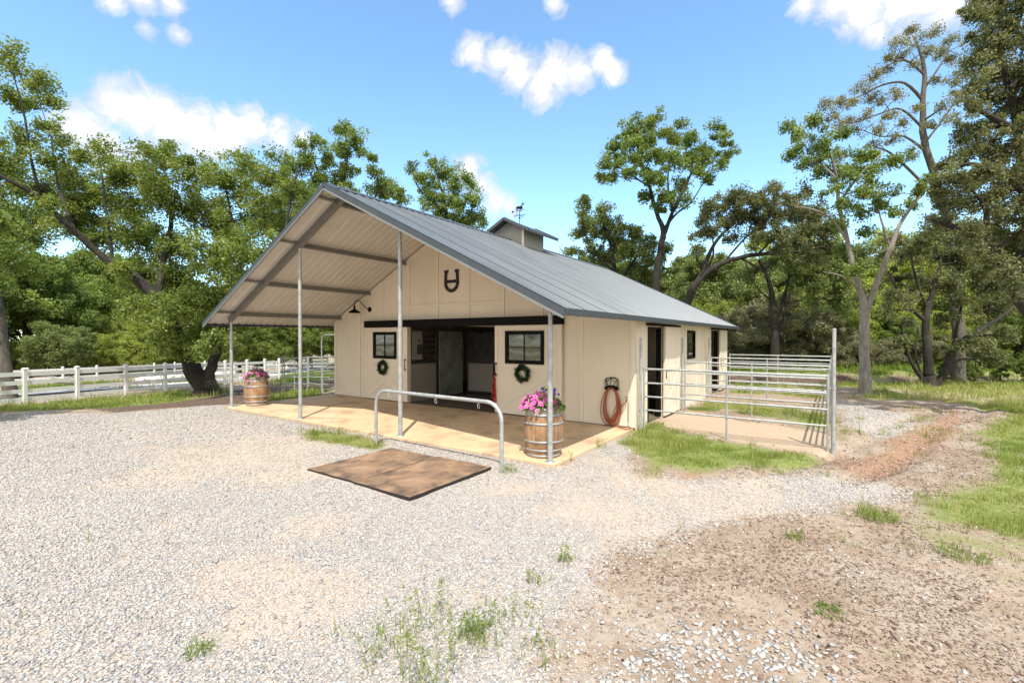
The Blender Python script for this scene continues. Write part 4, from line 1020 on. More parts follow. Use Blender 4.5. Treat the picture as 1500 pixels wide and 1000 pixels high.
# ------------------------------------------------------------------ trees
def spline(P, k=4):
    P = [np.array(p, float) for p in P]; o = []
    for i in range(len(P)-1):
        a, b, c, d = P[max(i-1,0)], P[i], P[i+1], P[min(i+2,len(P)-1)]
        for j in range(k):
            t = j/k; o.append(.5*(2*b+(c-a)*t+(2*a-5*b+4*c-d)*t*t+(3*b-a-3*c+d)*t**3))
    o.append(P[-1]); return np.array(o)
PER_K, LS_K, CL_K = 3.9, 0.92, 0.74
def grow(root, limbs, puffs, leaf, bark, lsize, per, cl=.42, seed=1, dens=1.0, aspect=.6, twig=True, up=.3, tone_shift=0, sag=.12):
    """limbs: arrays of (x,y,z,r); puffs: (x,y,z,rx,rz). Fills root with a trunk part and a crown part."""
    r = np.random.default_rng(seed); mb = MB(); pts = []; per *= PER_K; lsize *= LS_K; cl *= CL_K
    for L in limbs:
        S = spline(L, 4); jit = r.normal(size=(len(S),3))*S[:,3:4]*.10; jit[0] = 0
        P = S[:,:3]+jit; R_ = np.maximum(S[:,3], .008)
        n = 12 if R_[0] > .12 else (8 if R_[0] > .05 else 6)
        mb.tube([tuple(p) for p in P], [float(a) for a in R_], n)
        for i in range(1, len(P)): pts.append((*P[i], R_[i]))
    pts = np.array(pts); C = []; T = []; Sz = []
    done = []
    for (x, y, z, rx, rz) in puffs:
        c = np.array([x,y,z]); vec = pts[:,:3]-c; d = np.linalg.norm(vec, axis=1)+np.clip(pts[:,2]-z, 0, None)*1.5-np.minimum(pts[:,3]*3, .4)
        i = int(np.argmin(d)); a = pts[i,:3]; ra = min(pts[i,3]*.6, .02+.035*np.linalg.norm(c-a)**.5)
        mid = (a+c)/2+np.array([r.normal()*.12, r.normal()*.12, sag*np.linalg.norm(c-a)*.5])
        S = spline([np.append(a, ra), np.append(mid, ra*.65), np.append(c, ra*.35)], 3)
        mb.tube([tuple(p[:3]) for p in S], [max(.006, float(p[3])) for p in S], 5, caps=False)
        done.append(np.array([(*p[:3], p[3]) for p in S[2:]]))
        if len(done) % 3 == 0: pts = np.concatenate([pts]+done[-3:])
        vol = rx*rx*rz; nc = max(5, int(dens*6.5*(vol**.72)/(cl**1.2)))
        for k in range(nc):
            q = r.normal(size=3); q /= np.linalg.norm(q); q *= r.random()**.42
            p = c+q*np.array([rx,rx,rz])*(1+.32*np.clip(r.normal(),-1.5,1.6))
            if twig:
                b = S[int(r.integers(len(S)//2, len(S))),:3]; m_ = (b+p)/2+r.normal(size=3)*.05
                mb.tube([tuple(b),tuple(m_),tuple(p)], [max(.006,ra*.3),.007,.004], 3, caps=False)
            n = max(3, int(per*r.uniform(.5,1.5))); g = np.clip(r.normal(size=(n,3)),-1.7,1.7)*np.array([cl,cl,cl*.85])*.6*r.uniform(.5,1.25)
            C.append(p+g); t0 = .45+.17*r.normal()+tone_shift
            T.append(t0+r.normal(size=n)*.17); Sz.append(lsize*r.uniform(.65,1.3,n))
    mb.build('trunk', M[bark], root)
    C = np.concatenate(C); T = np.concatenate(T); Sz = np.concatenate(Sz)
    leaves('crown', C, Sz, T, M[leaf], root, up=up, aspect=aspect)
    print('LEAVES', root.name, len(C))
    return len(C)
def tree_px(name, label, base, depth, limbs, puffs, leaf, bark, lsize, per, cl=.42, seed=1, group=None, ddj=1.6, dens=1.0, cat='tree', **kw):
    """limbs in picture-plane stations (px,py,radius[,extra depth]); puffs (px,py,r_px[,extra depth])"""
    r = np.random.default_rng(seed+100)
    b = at(*base, depth); bz = float(ground_h(b[0], b[1])); e = empty(name, (b[0],b[1],bz), label, cat, group)
    LL = []
    for k, L in enumerate(limbs):
        o = []; wander = 0
        for i, s in enumerate(L):
            dd = s[3] if len(s) > 3 else 0
            p = at(s[0], s[1], depth+dd)
            if k == 0 and i == 0: p = np.array([p[0],p[1],bz-.15]); o.append((*p, s[2]*1.28)); p = np.array([p[0],p[1],bz+.30]); o.append((*p, s[2]*1.05)); continue
            o.append((*p, s[2]))
        LL.append(np.array(o))
    PP = []
    for s in puffs:
        dd = s[3] if len(s) > 3 else r.uniform(-1,1)*ddj
        p = at(s[0], s[1], depth+dd); rr = s[2]*(depth+dd)/F
        PP.append((*p, rr*1.0, rr*.92))
    n = grow(e, LL, PP, leaf, bark, lsize, per, cl, seed, dens, **kw)
    return e
NOTREE = False
# leaning oak at the left
tree_px('oak_tree', 'big spreading oak with dark leaning trunk forking low beside the white fence', (300,584), 19.6,
  [[(302,584,.44),(288,548,.36),(272,515,.31),(250,470,.26),(225,432,.23),(190,402,.19),(157,381,.145),(106,336,.115,-.6),(56,290,.09,-1.2),(11,263,.065,-1.8),(-40,235,.05,-2)],
   [(303,566,.30),(308,545,.21),(318,512,.17),(330,470,.14,.3),(342,430,.11,.6),(352,380,.09,1),(342,330,.06,1.2),(330,275,.04,1.2)],
   [(232,440,.15),(238,390,.12,.5),(250,330,.09,.8),(246,270,.06,1),(230,222,.03,1)],
   [(165,386,.07),(160,340,.055,.5),(152,280,.04,.8),(146,225,.02,.8)],
   [(332,462,.10),(380,415,.08,-.5),(412,360,.06,-.8),(425,300,.045,-.6),(436,245,.03,-.4)],
   [(60,292,.06,-1.2),(46,235,.045,-1.6),(34,160,.03,-1.8),(14,95,.015,-2)],
   [(110,340,.07,-.6),(85,270,.05,.4),(75,200,.03,.8)],
   [(300,385,.05,.8),(285,330,.05,1.5),(295,265,.03,1.5)]],
  [(12,75,16),(22,100,18),(50,118,20),(25,150,22),(72,150,15),(62,185,20),(30,205,24),(92,205,14),(80,232,20),(12,250,28,2.6),(120,228,7),
   (60,285,34,2.6),(30,325,36,2.6),(112,262,30,1.6),(150,222,15),(140,300,34,1.6),(195,255,30),(212,225,20),(242,228,24),(235,275,34),(188,300,32,1.6),(290,255,28),(270,235,14),(285,305,38),(338,268,30),(352,240,20),(335,325,38),(392,258,26),(390,310,38),(428,272,26),(412,232,14),(438,335,34),(100,325,32,1.6),(200,350,34,1.6),(255,360,36,1.6),(308,372,40),(368,380,40),(420,385,34),
   (215,408,32,1.6),(258,412,34,1.2),(300,436,40),(338,428,34),(250,455,32),(285,476,32),(208,448,24),(232,482,18),(316,500,20),(300,510,17),(262,500,22),(240,490,20),(282,500,22),(372,432,30),(330,470,24),(150,345,24,1.6),(175,265,24,1.6),(110,300,24,1.6),(352,352,30),(460,300,24),(455,365,26),(182,395,8,-.7),(72,300,9,-1.6),(236,445,11,-.8)],
  'leaf_oak', 'bark_dark', .125, 30, .46, 11, ddj=2.6, dens=1.5)
# grey trunk at the picture's left edge
tree_px('oak_tree', 'grey trunked tree at the left edge standing behind the white fence', (14,590), 20.5,
  [[(14,590,.27),(10,548,.21),(4,500,.19),(-3,450,.18),(-14,390,.15),(-30,330,.11),(-45,250,.07)],[(-4,440,.09),(20,390,.06),(45,350,.04)],[(-12,395,.08),(-60,340,.06),(-110,300,.04)]],
  [(20,375,28),(48,345,26),(-20,330,50),(-70,300,55),(-120,280,50),(10,330,30),(-40,240,55),(-90,200,50),(5,415,20),(55,395,18)],
  'leaf_mid', 'bark_mid', .13, 26, .45, 12)
# behind the barn
tree_px('oak_tree', 'slender oak rising behind the canopy ridge, with two clumped tops', (500,575), 30,
  [[(500,575,.3),(505,480,.25),(508,400,.2),(506,330,.16),(500,285,.13),(508,240,.09),(506,195,.04)],[(503,310,.1),(475,270,.08),(455,225,.05)],[(506,350,.1),(535,310,.07),(555,275,.05),(546,238,.025)]],
  [(443,212,14),(462,206,13),(450,235,18),(475,232,15),(470,262,20),(496,195,11),(508,187,12),(518,208,15),(500,222,16),(528,222,10),(508,250,18),(495,280,22),(515,285,18),(545,232,6),(545,250,8),(552,268,14),(572,268,10),(560,285,18),(582,278,12),(585,292,12),(535,290,14),(425,242,14),(412,265,18),(440,285,22),(400,300,20),(460,310,24),(420,330,26),(430,295,18)],
  'leaf_mid', 'bark_dark', .15, 26, .42, 13, ddj=1.5, dens=1.1)
tree_px('oak_tree', 'oak behind the roof just left of the cupola', (655,570), 33,
  [[(655,570,.3),(655,450,.24),(654,380,.19),(655,330,.15),(650,290,.1),(640,255,.06),(637,228,.03)],[(655,335,.09),(680,300,.06),(692,275,.03)],[(652,310,.07),(620,285,.05),(605,260,.03)]],
  [(602,246,10),(616,256,14),(634,232,12),(626,270,14),(645,258,12),(660,252,13),(640,288,18),(668,275,16),(690,268,10),(682,262,10),(664,300,18),(690,292,16),(645,315,18),(700,312,12),(685,322,18),(660,330,18),(706,328,8),(622,300,10),(640,345,16),(700,345,14)],
  'leaf_mid', 'bark_dark', .15, 26, .42, 14, ddj=1.4, dens=1.15)
tree_px('oak_tree', 'tall vase-shaped oak against the sky, right of the cupola', (955,560), 28,
  [[(955,560,.3),(958,470,.24),(961,410,.21),(968,360,.18),(972,340,.16),(962,312,.11),(953,280,.09),(940,240,.07),(930,200,.03)],[(972,345,.13),(985,312,.10),(1000,280,.08),(1018,245,.06),(1040,215,.03)],[(975,332,.08),(992,312,.06),(1012,297,.04),(1030,268,.025)],[(953,275,.06),(915,250,.045),(890,235,.02)],[(985,310,.07),(978,265,.05),(985,215,.03)]],
  [(935,182,14),(955,178,14),(918,195,15),(902,215,15),(886,242,11),(880,258,8),(897,262,8),(905,238,14),(928,212,18),(950,205,16),(962,228,18),(935,240,16),(925,230,12),(948,262,12),(972,195,12),(1000,182,10),(990,205,14),(1010,205,14),(1030,222,16),(1048,190,13),(1062,205,12),(1072,222,11),(1058,236,11),(1040,240,13),(1010,235,16),(988,240,16),(962,262,14),(945,285,10),(975,288,14),(998,272,13),(1008,292,9),(1040,262,7),(965,300,12),(985,300,10),(1025,250,12),(920,255,8)],
  'leaf_mid', 'bark_dark', .15, 27, .40, 15, ddj=1.4, dens=1.25)
tree_px('oak_tree', 'bushy dark green oak behind the roof, under the tall vase-shaped oak', (905,560), 31,
  [[(905,560,.28),(902,470,.22),(900,410,.17),(895,360,.12),(880,320,.06)],[(902,420,.1),(930,380,.07),(955,350,.04)],[(900,400,.08),(865,360,.06),(852,320,.04),(858,295,.02)]],
  [(858,292,8),(855,312,12),(862,332,16),(845,345,12),(838,368,12),(850,385,16),(880,312,13),(885,338,18),(905,335,15),(905,360,20),(932,340,16),(925,368,18),(925,395,20),(890,378,20),(950,358,16),(955,385,18),(968,405,14),(870,365,16),(945,405,16),(975,365,10),(990,395,10),(940,420,16),(975,425,16)],
  'leaf_olive', 'bark_dark', .16, 30, .45, 16, ddj=1.6, dens=1.3)
tree_px('oak_tree', 'leaning live oak whose bare dark limbs arch right over the roof end', (1000,545), 25,
  [[(998,545,.28),(1000,480,.24),(1008,440,.2),(1020,415,.17),(1045,392,.14),(1080,378,.12),(1120,372,.10),(1160,370,.07),(1200,362,.04)],[(1010,436,.15),(1030,395,.12),(1045,360,.09),(1066,335,.07),(1095,315,.04)],[(1004,450,.08),(1022,418,.07),(1045,372,.05),(1040,330,.03)],[(1085,378,.06),(1120,400,.04),(1132,430,.02)],[(1060,385,.06),(1095,345,.05),(1135,310,.03)],[(1050,392,.04),(1072,402,.03),(1085,425,.015)]],
  [(1028,318,15),(1042,300,14),(1062,298,18),(1040,338,16),(1060,328,18),(1085,285,18),(1085,312,22),(1110,296,20),(1132,282,18),(1110,325,22),(1135,312,22),(1160,298,22),(1140,340,22),(1168,325,24),(1195,312,20),(1192,340,24),(1165,355,20),(1110,350,16),(1180,275,14),(1215,335,20),(1210,362,20),(1140,365,14),(1022,345,10),(1075,345,14),(1020,365,12),(1185,380,18)],
  'leaf_live', 'bark_dark', .13, 30, .40, 17, ddj=1.8, dens=1.2)
tree_px('oak_tree', 'dark straight trunked oak rising behind the far pen panel', (1134,545), 27,
  [[(1134,545,.26),(1135,500,.22),(1133,455,.18),(1127,415,.12),(1112,380,.08)],[(1135,470,.12),(1150,430,.08),(1160,385,.05)],[(1136,490,.07),(1150,460,.05),(1158,430,.03)],[(1130,440,.06),(1108,420,.04),(1092,385,.02)]],
  [(1100,398,16),(1165,395,20),(1188,398,24),(1215,392,24),(1235,378,22),(1195,425,20),(1225,420,22),(1240,445,20),(1170,420,14),(1125,385,14),(1150,375,16)],
  'leaf_olive', 'bark_dark', .14, 30, .42, 18, ddj=1.4, dens=1.2)
# right of the pens
tree_px('oak_tree', 'pale grey trunked oak standing in the grass behind the tall corner post', (1267,580), 17.9,
  [[(1267,581,.20),(1266,520,.175),(1267,475,.165),(1263,435,.12),(1250,392,.09,.2),(1241,350,.08,.3),(1229,300,.07,.4),(1225,255,.05,.2),(1212,215,.03)],[(1268,455,.12),(1286,412,.1,-.2),(1305,362,.08,-.4),(1322,322,.06,-.4),(1346,290,.045),(1372,262,.02)],[(1243,358,.05,.3),(1222,325,.035),(1195,308,.03,-.3),(1163,302,.012,-.5)],[(1228,300,.05),(1250,268,.045,-.3),(1275,240,.03,-.5),(1296,222,.02)],[(1226,262,.04),(1195,232,.03,.3),(1172,205,.02,.5)],[(1305,365,.05),(1290,320,.035),(1282,280,.02)],[(1262,425,.04),(1235,405,.03,-.4),(1205,398,.012,-.6)]],
  [(1155,186,11),(1170,200,14),(1158,222,9),(1185,215,13),(1178,240,10),(1205,205,13),(1212,228,13),(1190,180,8),(1232,200,11),(1232,228,15),(1245,250,16),(1225,250,12),(1222,275,13),(1262,225,13),(1278,222,11),(1270,250,15),(1258,275,17),(1285,258,14),(1242,300,12),(1300,285,12),(1285,300,12),(1312,235,9),(1335,300,10),(1345,278,10),(1200,250,8),(1265,310,12),(1232,330,8),(1310,310,10),(1235,365,7),(1268,340,9),(1360,262,9),(1252,395,8)],
  'leaf_mid', 'bark_grey', .105, 30, .30, 19, ddj=1.0, dens=1.3)
tree_px('oak_tree', 'tall sparse tree with bare grey limbs reaching left towards the cloud', (1400,560), 24,
  [[(1405,560,.3),(1402,480,.27),(1398,400,.24),(1388,320,.2),(1370,262,.17),(1354,205,.15),(1352,150,.12),(1354,100,.09),(1340,55,.04)],[(1354,150,.08),(1325,122,.06),(1292,125,.05),(1258,142,.035),(1225,152,.015)],[(1354,190,.07),(1320,160,.05),(1285,168,.04),(1245,180,.03),(1208,165,.015)],[(1360,225,.07),(1325,200,.05),(1290,200,.035),(1262,190,.02)],[(1354,110,.06),(1325,88,.045),(1295,100,.03),(1278,118,.015)],[(1354,130,.06),(1378,95,.045),(1395,60,.025)],[(1358,205,.06),(1385,170,.045),(1410,130,.03)],[(1385,310,.09),(1345,262,.07),(1305,225,.05),(1280,215,.03)],[(1345,70,.03),(1312,60,.015)]],
  [(1335,48,9),(1345,62,10),(1318,62,9),(1322,85,11),(1300,85,9),(1302,105,11),(1338,95,9),(1282,112,11),(1262,125,11),(1275,142,11),(1250,148,10),(1228,148,10),(1208,152,9),(1215,168,10),(1245,172,11),(1270,165,11),(1292,145,11),(1318,140,11),(1300,165,11),(1260,190,10),(1290,188,11),(1322,180,10),(1310,205,10),(1360,75,9),(1378,78,11),(1392,58,11),(1402,85,12),(1375,115,10),(1395,120,12),(1412,105,12),(1385,155,12),(1410,140,13),(1370,45,9),(1280,210,9),(1340,160,8),(1232,185,8),(1335,225,9),(1365,180,10),(1400,175,14),(1420,60,12)],
  'leaf_grey', 'bark_mid', .10, 22, .34, 20, ddj=1.6, dens=1.4)
tree_px('oak_tree', 'dark oak with several crooked trunks from one base by the creek bank', (1364,574), 20.6,
  [[(1362,573,.22),(1360,540,.19),(1357,500,.15),(1357,462,.13),(1368,422,.10),(1378,388,.06)],[(1370,570,.15),(1386,540,.14),(1400,508,.12),(1438,482,.09),(1475,458,.06),(1500,430,.03)],[(1356,562,.10),(1336,532,.07),(1325,502,.05),(1322,468,.03)],[(1357,472,.09),(1332,448,.07),(1314,422,.05),(1300,395,.02)],[(1396,512,.07),(1404,470,.06),(1412,430,.03)],[(1358,450,.06),(1342,410,.05),(1335,375,.03)],[(1352,555,.05),(1342,520,.04),(1345,480,.03)]],
  [(1330,372,20),(1352,352,20),(1375,372,22),(1405,362,22),(1415,388,24),(1350,408,20),(1385,415,20),(1405,440,22),(1435,402,24),(1455,420,24),(1445,452,22),(1475,440,20),(1305,405,16),(1312,432,14),(1300,455,12),(1325,470,12),(1385,470,14),(1418,505,16),(1445,505,16),(1468,492,16),(1430,525,12),(1310,350,16),(1375,325,20),(1430,345,24),(1320,500,10),(1475,380,24),(1300,375,14),(1460,525,12),(1340,440,14)],
  'leaf_live', 'bark_dark', .105, 30, .34, 21, ddj=1.4, dens=1.25)
tree_px('oak_tree', 'big live oak filling the right edge, its thick trunk leaning out of the frame', (1545,575), 12.5,
  [[(1548,575,.27),(1528,505,.23),(1498,440,.19),(1472,392,.16),(1434,352,.11),(1395,332,.075),(1365,322,.04)],[(1494,435,.14),(1507,350,.14,.6),(1500,270,.12,.8),(1490,185,.10,.6),(1475,120,.07,.2),(1455,60,.045),(1445,10,.02)],[(1488,190,.08),(1450,170,.06,-.4),(1415,150,.04,-.8)],[(1500,280,.1),(1460,255,.07,-.4),(1420,240,.05,-.8),(1385,255,.03)],[(1480,130,.07),(1520,70,.06),(1530,0,.04)],[(1440,356,.08),(1445,310,.06,-.5),(1425,280,.03,-.8)],[(1505,350,.12),(1560,290,.1),(1620,230,.06)]],
  [(1462,12,22),(1490,18,34),(1448,40,22),(1480,62,36),(1440,78,24),(1505,105,34),(1462,108,32),(1430,112,20),(1485,145,30),(1450,150,26),(1422,150,16),(1505,175,28),(1440,190,26),(1470,190,18),(1412,195,22),(1415,225,24),(1450,225,28),(1390,240,18),(1390,262,24),(1425,262,28),(1460,265,26),(1505,255,20),(1375,285,18),(1400,300,26),(1440,300,28),(1475,310,26),(1510,300,22),(1385,330,20),(1420,335,22),(1455,345,24),(1490,365,22),(1510,400,20),(1475,400,14),(1488,415,14,-.6),(1460,385,16,-.6),(1505,330,20,-.5),(1490,270,22,-.8),(1480,220,20,-.8),(1435,365,14,-.5),(1540,40,45),(1560,130,50),(1550,240,45),(1590,330,50),(1480,-30,45),(1550,-60,60),(1430,20,12),(1440,-10,20)],
  'leaf_live', 'bark_dark', .075, 36, .24, 22, ddj=1.3, dens=1.5)

# background trees, copies of a few kinds
def proto_tree(name, h, wd, leaf, bark, seed, lsize, per, dens, skirt=.25, cl=.5):
    r = np.random.default_rng(seed); e = empty(name, (0,0,0), None, 'tree')
    top = h*.72; bend = r.normal(size=2)*.25
    L0 = np.array([(0,0,-.3,h*.030),(bend[0]*.5,bend[1]*.5,h*.25,h*.024),(bend[0],bend[1],h*.5,h*.016),(bend[0]*1.3,bend[1],top,h*.008)]); limbs = [L0]
    for k in range(6):
        a = k*2.4+r.random(); z0 = h*r.uniform(.25,.5); q = wd*.36
        limbs.append(np.array([(bend[0]*.8,bend[1]*.8,z0,h*.011),(math.cos(a)*q*.5,math.sin(a)*q*.5,z0+h*.12,h*.008),(math.cos(a)*q,math.sin(a)*q,z0+h*r.uniform(.15,.3),h*.004)]))
    puffs = []
    for k in range(int(26*dens)):
        a = r.uniform(0,2*PI); t = r.uniform(skirt,.93); prof = math.sin(PI*min(1,(t-skirt*.6)/(1.02-skirt*.6)))**.6
        q = wd*.5*prof*math.sqrt(r.uniform(.15,1)); s = r.uniform(.09,.15)*wd
        puffs.append((math.cos(a)*q, math.sin(a)*q, h*t, s, s*.8))
    grow(e, limbs, puffs, leaf, bark, lsize, per, cl, seed, 1.0, twig=False)
    return e
KINDS = {}
def plant(kind, px, d, scale, label, group, rot=None, yscale=1.0, cat='tree'):
    b = at(px, 545, d); z = float(ground_h(b[0], b[1])); src, used = KINDS[kind]
    o = src if not used else copy_tree(src)
    KINDS[kind] = (src, True)
    o.location = (b[0],b[1],z-.05); o.rotation_euler = (0,0,rot if rot is not None else random.uniform(0,6.28)); o.scale = (scale,scale,scale*yscale)
    o['label'] = label; o['category'] = cat; o['group'] = group
    return o
KINDS['dark'] = (proto_tree('dark_tree', 9, 7, 'leaf_mid', 'bark_dark', 31, .20, 30, 2.0, .16, .55), False)
KINDS['olive'] = (proto_tree('olive_tree', 8, 8, 'leaf_olive', 'bark_dark', 32, .19, 30, 2.0, .2, .55), False)
KINDS['light'] = (proto_tree('light_tree', 7, 6.5, 'leaf_yellow', 'bark_mid', 33, .19, 30, 1.9, .12, .55), False)
KINDS['grey'] = (proto_tree('grey_shrub', 4.2, 5, 'leaf_grey', 'bark_mid', 34, .13, 34, 1.7, .05, .4), False)
KINDS['oak'] = (proto_tree('round_oak', 10, 10, 'leaf_oak', 'bark_dark', 35, .2, 30, 2.4, .24, .6), False)
gl = 'trees behind the white fences on the left'
def row(kind, lst, label, group, cat='tree'):
    for i, (px, d, s) in enumerate(lst): plant(kind, px, d, s, label, group, cat=cat, yscale=1+.12*math.sin(px*.7))
row('dark', [(-60,44,1.5),(40,50,1.5),(105,60,1.65),(165,68,1.75),(225,64,1.5),(-150,40,1.5),(-10,62,1.9),(70,74,2.0)], 'dark green broad tree in the row behind the far white fence', gl)
row('light', [(140,50,.75),(175,56,1.05),(215,50,.75),(268,56,.95),(320,64,1.1),(20,46,.5)], 'yellow green rounded tree in the row behind the far white fence', gl)
row('olive', [(85,46,.72),(245,72,1.6),(300,76,1.6),(356,68,1.3),(405,72,1.3),(455,68,1.3),(500,62,1.2),(-90,52,1.4),(200,80,1.9)], 'olive green spreading tree in the row behind the far white fence', gl)
row('oak', [(352,46,.62),(384,44,.6),(440,48,.8),(520,50,.8),(590,52,.75)], 'tall oak with a bare lower trunk seen behind the barn canopy', 'oaks behind the barn')
gr_ = 'trees across the creek on the right'
row('olive', [(1045,38,1.0),(1085,46,1.35),(1180,46,1.4),(1245,42,1.2),(1300,48,1.5),(1420,44,1.4),(1500,42,1.3),(1580,36,1.3),(1020,56,1.5)], 'olive green tree in the wood beyond the creek', gr_)
row('light', [(1040,50,1.4),(1110,54,1.5),(1150,62,1.9),(1215,58,1.7),(1270,34,.8),(1330,37,1.1),(1385,39,1.2),(1450,38,1.1),(1510,34,.95),(1350,60,2.0),(1440,58,2.0),(1090,36,.7),(1200,37,.9),(1160,38,.8),(1545,46,1.5),(1060,34,.62),(1130,35,.8),(1235,33,.62),(1300,33,.7),(1400,33,.65),(1470,33,.6),(1360,32,.55),(1010,37,.75)], 'yellow green leafy tree in the wood beyond the creek', gr_)
row('dark', [(900,46,.95),(850,50,.85),(985,48,1.0),(1220,33,.5),(1320,31,.36),(1490,29,.5),(1600,30,.8),(780,56,.8)], 'dark green dense tree in the wood behind the barn and creek', gr_)
row('dark', [(1420,24.5,.13),(1465,24.8,.17),(1510,24.2,.16),(1385,25,.10)], 'low dark bramble on the creek bank', 'brambles on the creek bank', 'bush')
row('olive', [(1680,38,1.3),(1900,36,1.4),(2250,34,1.4)], 'olive green tree in the wood beyond the creek', gr_)
row('light', [(1760,40,1.3),(2050,38,1.3)], 'yellow green leafy tree in the wood beyond the creek', gr_)
row('dark', [(-330,44,1.5),(-560,42,1.6),(-850,40,1.6)], 'dark green broad tree in the row behind the far white fence', gl)
row('grey', [(1068,30,.8),(1100,31,.95),(1160,30,1.0),(1190,31,.9),(1125,33,.95),(1225,29.5,.6),(1420,28,.5),(1290,30,.5),(1340,31,.6)], 'grey green brushy shrub behind the pens and creek', 'brushy shrubs behind the pens', 'shrub')
# one more oak stands just outside the picture: its shade falls on the gravel at the left edge
plant('oak', -740, 8.3, .95, 'broad oak beyond the left edge whose shade falls on the gravel', 'shade trees', rot=1.0)

# ------------------------------------------------------------------ loose ground cover
def field(n, u0, u1, seed, spread=1.3):
    """random points of the ground in front of the camera between two distances"""
    r = np.random.default_rng(seed); u = np.sqrt(r.uniform(u0*u0, u1*u1, n)); v = r.uniform(-1, 1, n)*(u*spread+.8)
    return CAM[0]+u*FW[0]+v*RT[0], CAM[1]+u*FW[1]+v*RT[1], u, r
from bisect import bisect
def bil(A, x, y):
    i = np.clip(np.searchsorted(gx, x)-1, 0, nxg-2); j = np.clip(np.searchsorted(gy, y)-1, 0, nyg-2)
    fx = np.clip((x-gx[i])/(gx[i+1]-gx[i]), 0, 1); fy = np.clip((y-gy[j])/(gy[j+1]-gy[j]), 0, 1)
    return (A[j,i]*(1-fx)+A[j,i+1]*fx)*(1-fy)+(A[j+1,i]*(1-fx)+A[j+1,i+1]*fx)*fy
def off_slab(x, y): return ~((np.abs(x) < 5.80) & (y > -.11) & (y < 14.7))
def off_mats(x, y): return ~((x > 2.46) & (x < 4.9) & (y > -2.58) & (y < -.72))
CUBE = np.array([(-1,-1,-1),(1,-1,-1),(1,1,-1),(-1,1,-1),(-1,-1,1),(1,-1,1),(1,1,1),(-1,1,1)], float)
CF = np.array([(0,3,2,1),(4,5,6,7),(0,1,5,4),(1,2,6,5),(2,3,7,6),(3,0,4,7)])
def chips(name, x, y, size, tone, mat, r, flat=(.35,.75), long=(.8,1.5), sink=.15):
    n = len(x); z = bil(GZ, x, y)
    sc = np.stack([size*r.uniform(*long, n), size*r.uniform(.7,1.1,n), size*r.uniform(*flat, n)], 1)*.5
    V = CUBE[None]*r.uniform(.45,1.0,(n,8,3))*sc[:,None,:]
    a = r.uniform(0,2*PI,n); t1 = r.normal(size=n)*.28; t2 = r.normal(size=n)*.28
    ca, sa = np.cos(a)[:,None], np.sin(a)[:,None]
    X, Y, Z = V[...,0], V[...,1], V[...,2]
    Z2 = Z+X*t1[:,None]+Y*t2[:,None]; X2 = X*ca-Y*sa; Y2 = X*sa+Y*ca
    P = np.stack([X2+x[:,None], Y2+y[:,None], Z2+(z+sc[:,2]*(1-sink*2))[:,None]], 2).reshape(-1,3)
    loops = (CF[None]+8*np.arange(n)[:,None,None]).ravel()
    return fast_mesh(name, P, 4, loops, mat, None, np.repeat(np.clip(tone,0,1), 8))
XS, YS, SS, TS = [], [], [], []
for u0, u1, per_m2, s in ((1.2,4.2,4000,1.0),(4.2,6.5,3200,1.05),(6.5,9.5,1400,1.25),(9.5,15,400,1.6)):
    area = 1.3*(u1*u1-u0*u0)+1.6*(u1-u0); x, y, u, r = field(int(area*per_m2), u0, u1, int(u0*100))
    g = bil(MK['gravel'], x, y); t = bil(MK['tan'], x, y)
    p = np.clip(g+(fbm(x,y,3.1,61)-.5)*.7*(1-np.abs(2*g-1)), 0, 1)*(1-.50*sm(t+(fbm(x,y,2.4,67)-.5)*1.3, .1, .9))*(.62+.38*sm(fbm(x,y,1.7,69), .3, .6))
    p = np.maximum(p, .022+.05*sm(fbm(x,y,1.1,71), .55, .8))*(1-.9*sm(bil(MK['grass'],x,y), .4, .8))*(1-.8*bil(MK['mulch_shade'],x,y))*(1-.97*bil(MK['pen'],x,y))
    k = (r.random(len(x)) < p) & off_slab(x,y) & off_mats(x,y)
    x, y = x[k], y[k]; n = len(x); XS.append(x); YS.append(y); SS.append(np.exp(np.clip(r.normal(size=n),-2,2)*.36)*.0152*s); tt = np.where(r.random(n) < .55*sm(bil(MK['tan'],x,y)+(fbm(x,y,1.9,68)-.5)*.9, .1, .8)+.10, .84+.05*r.normal(size=n), r.beta(2.0,2.0,n)+.25*(fbm(x,y,.7,77)-.5)); TS.append(np.clip(tt, 0, 1))
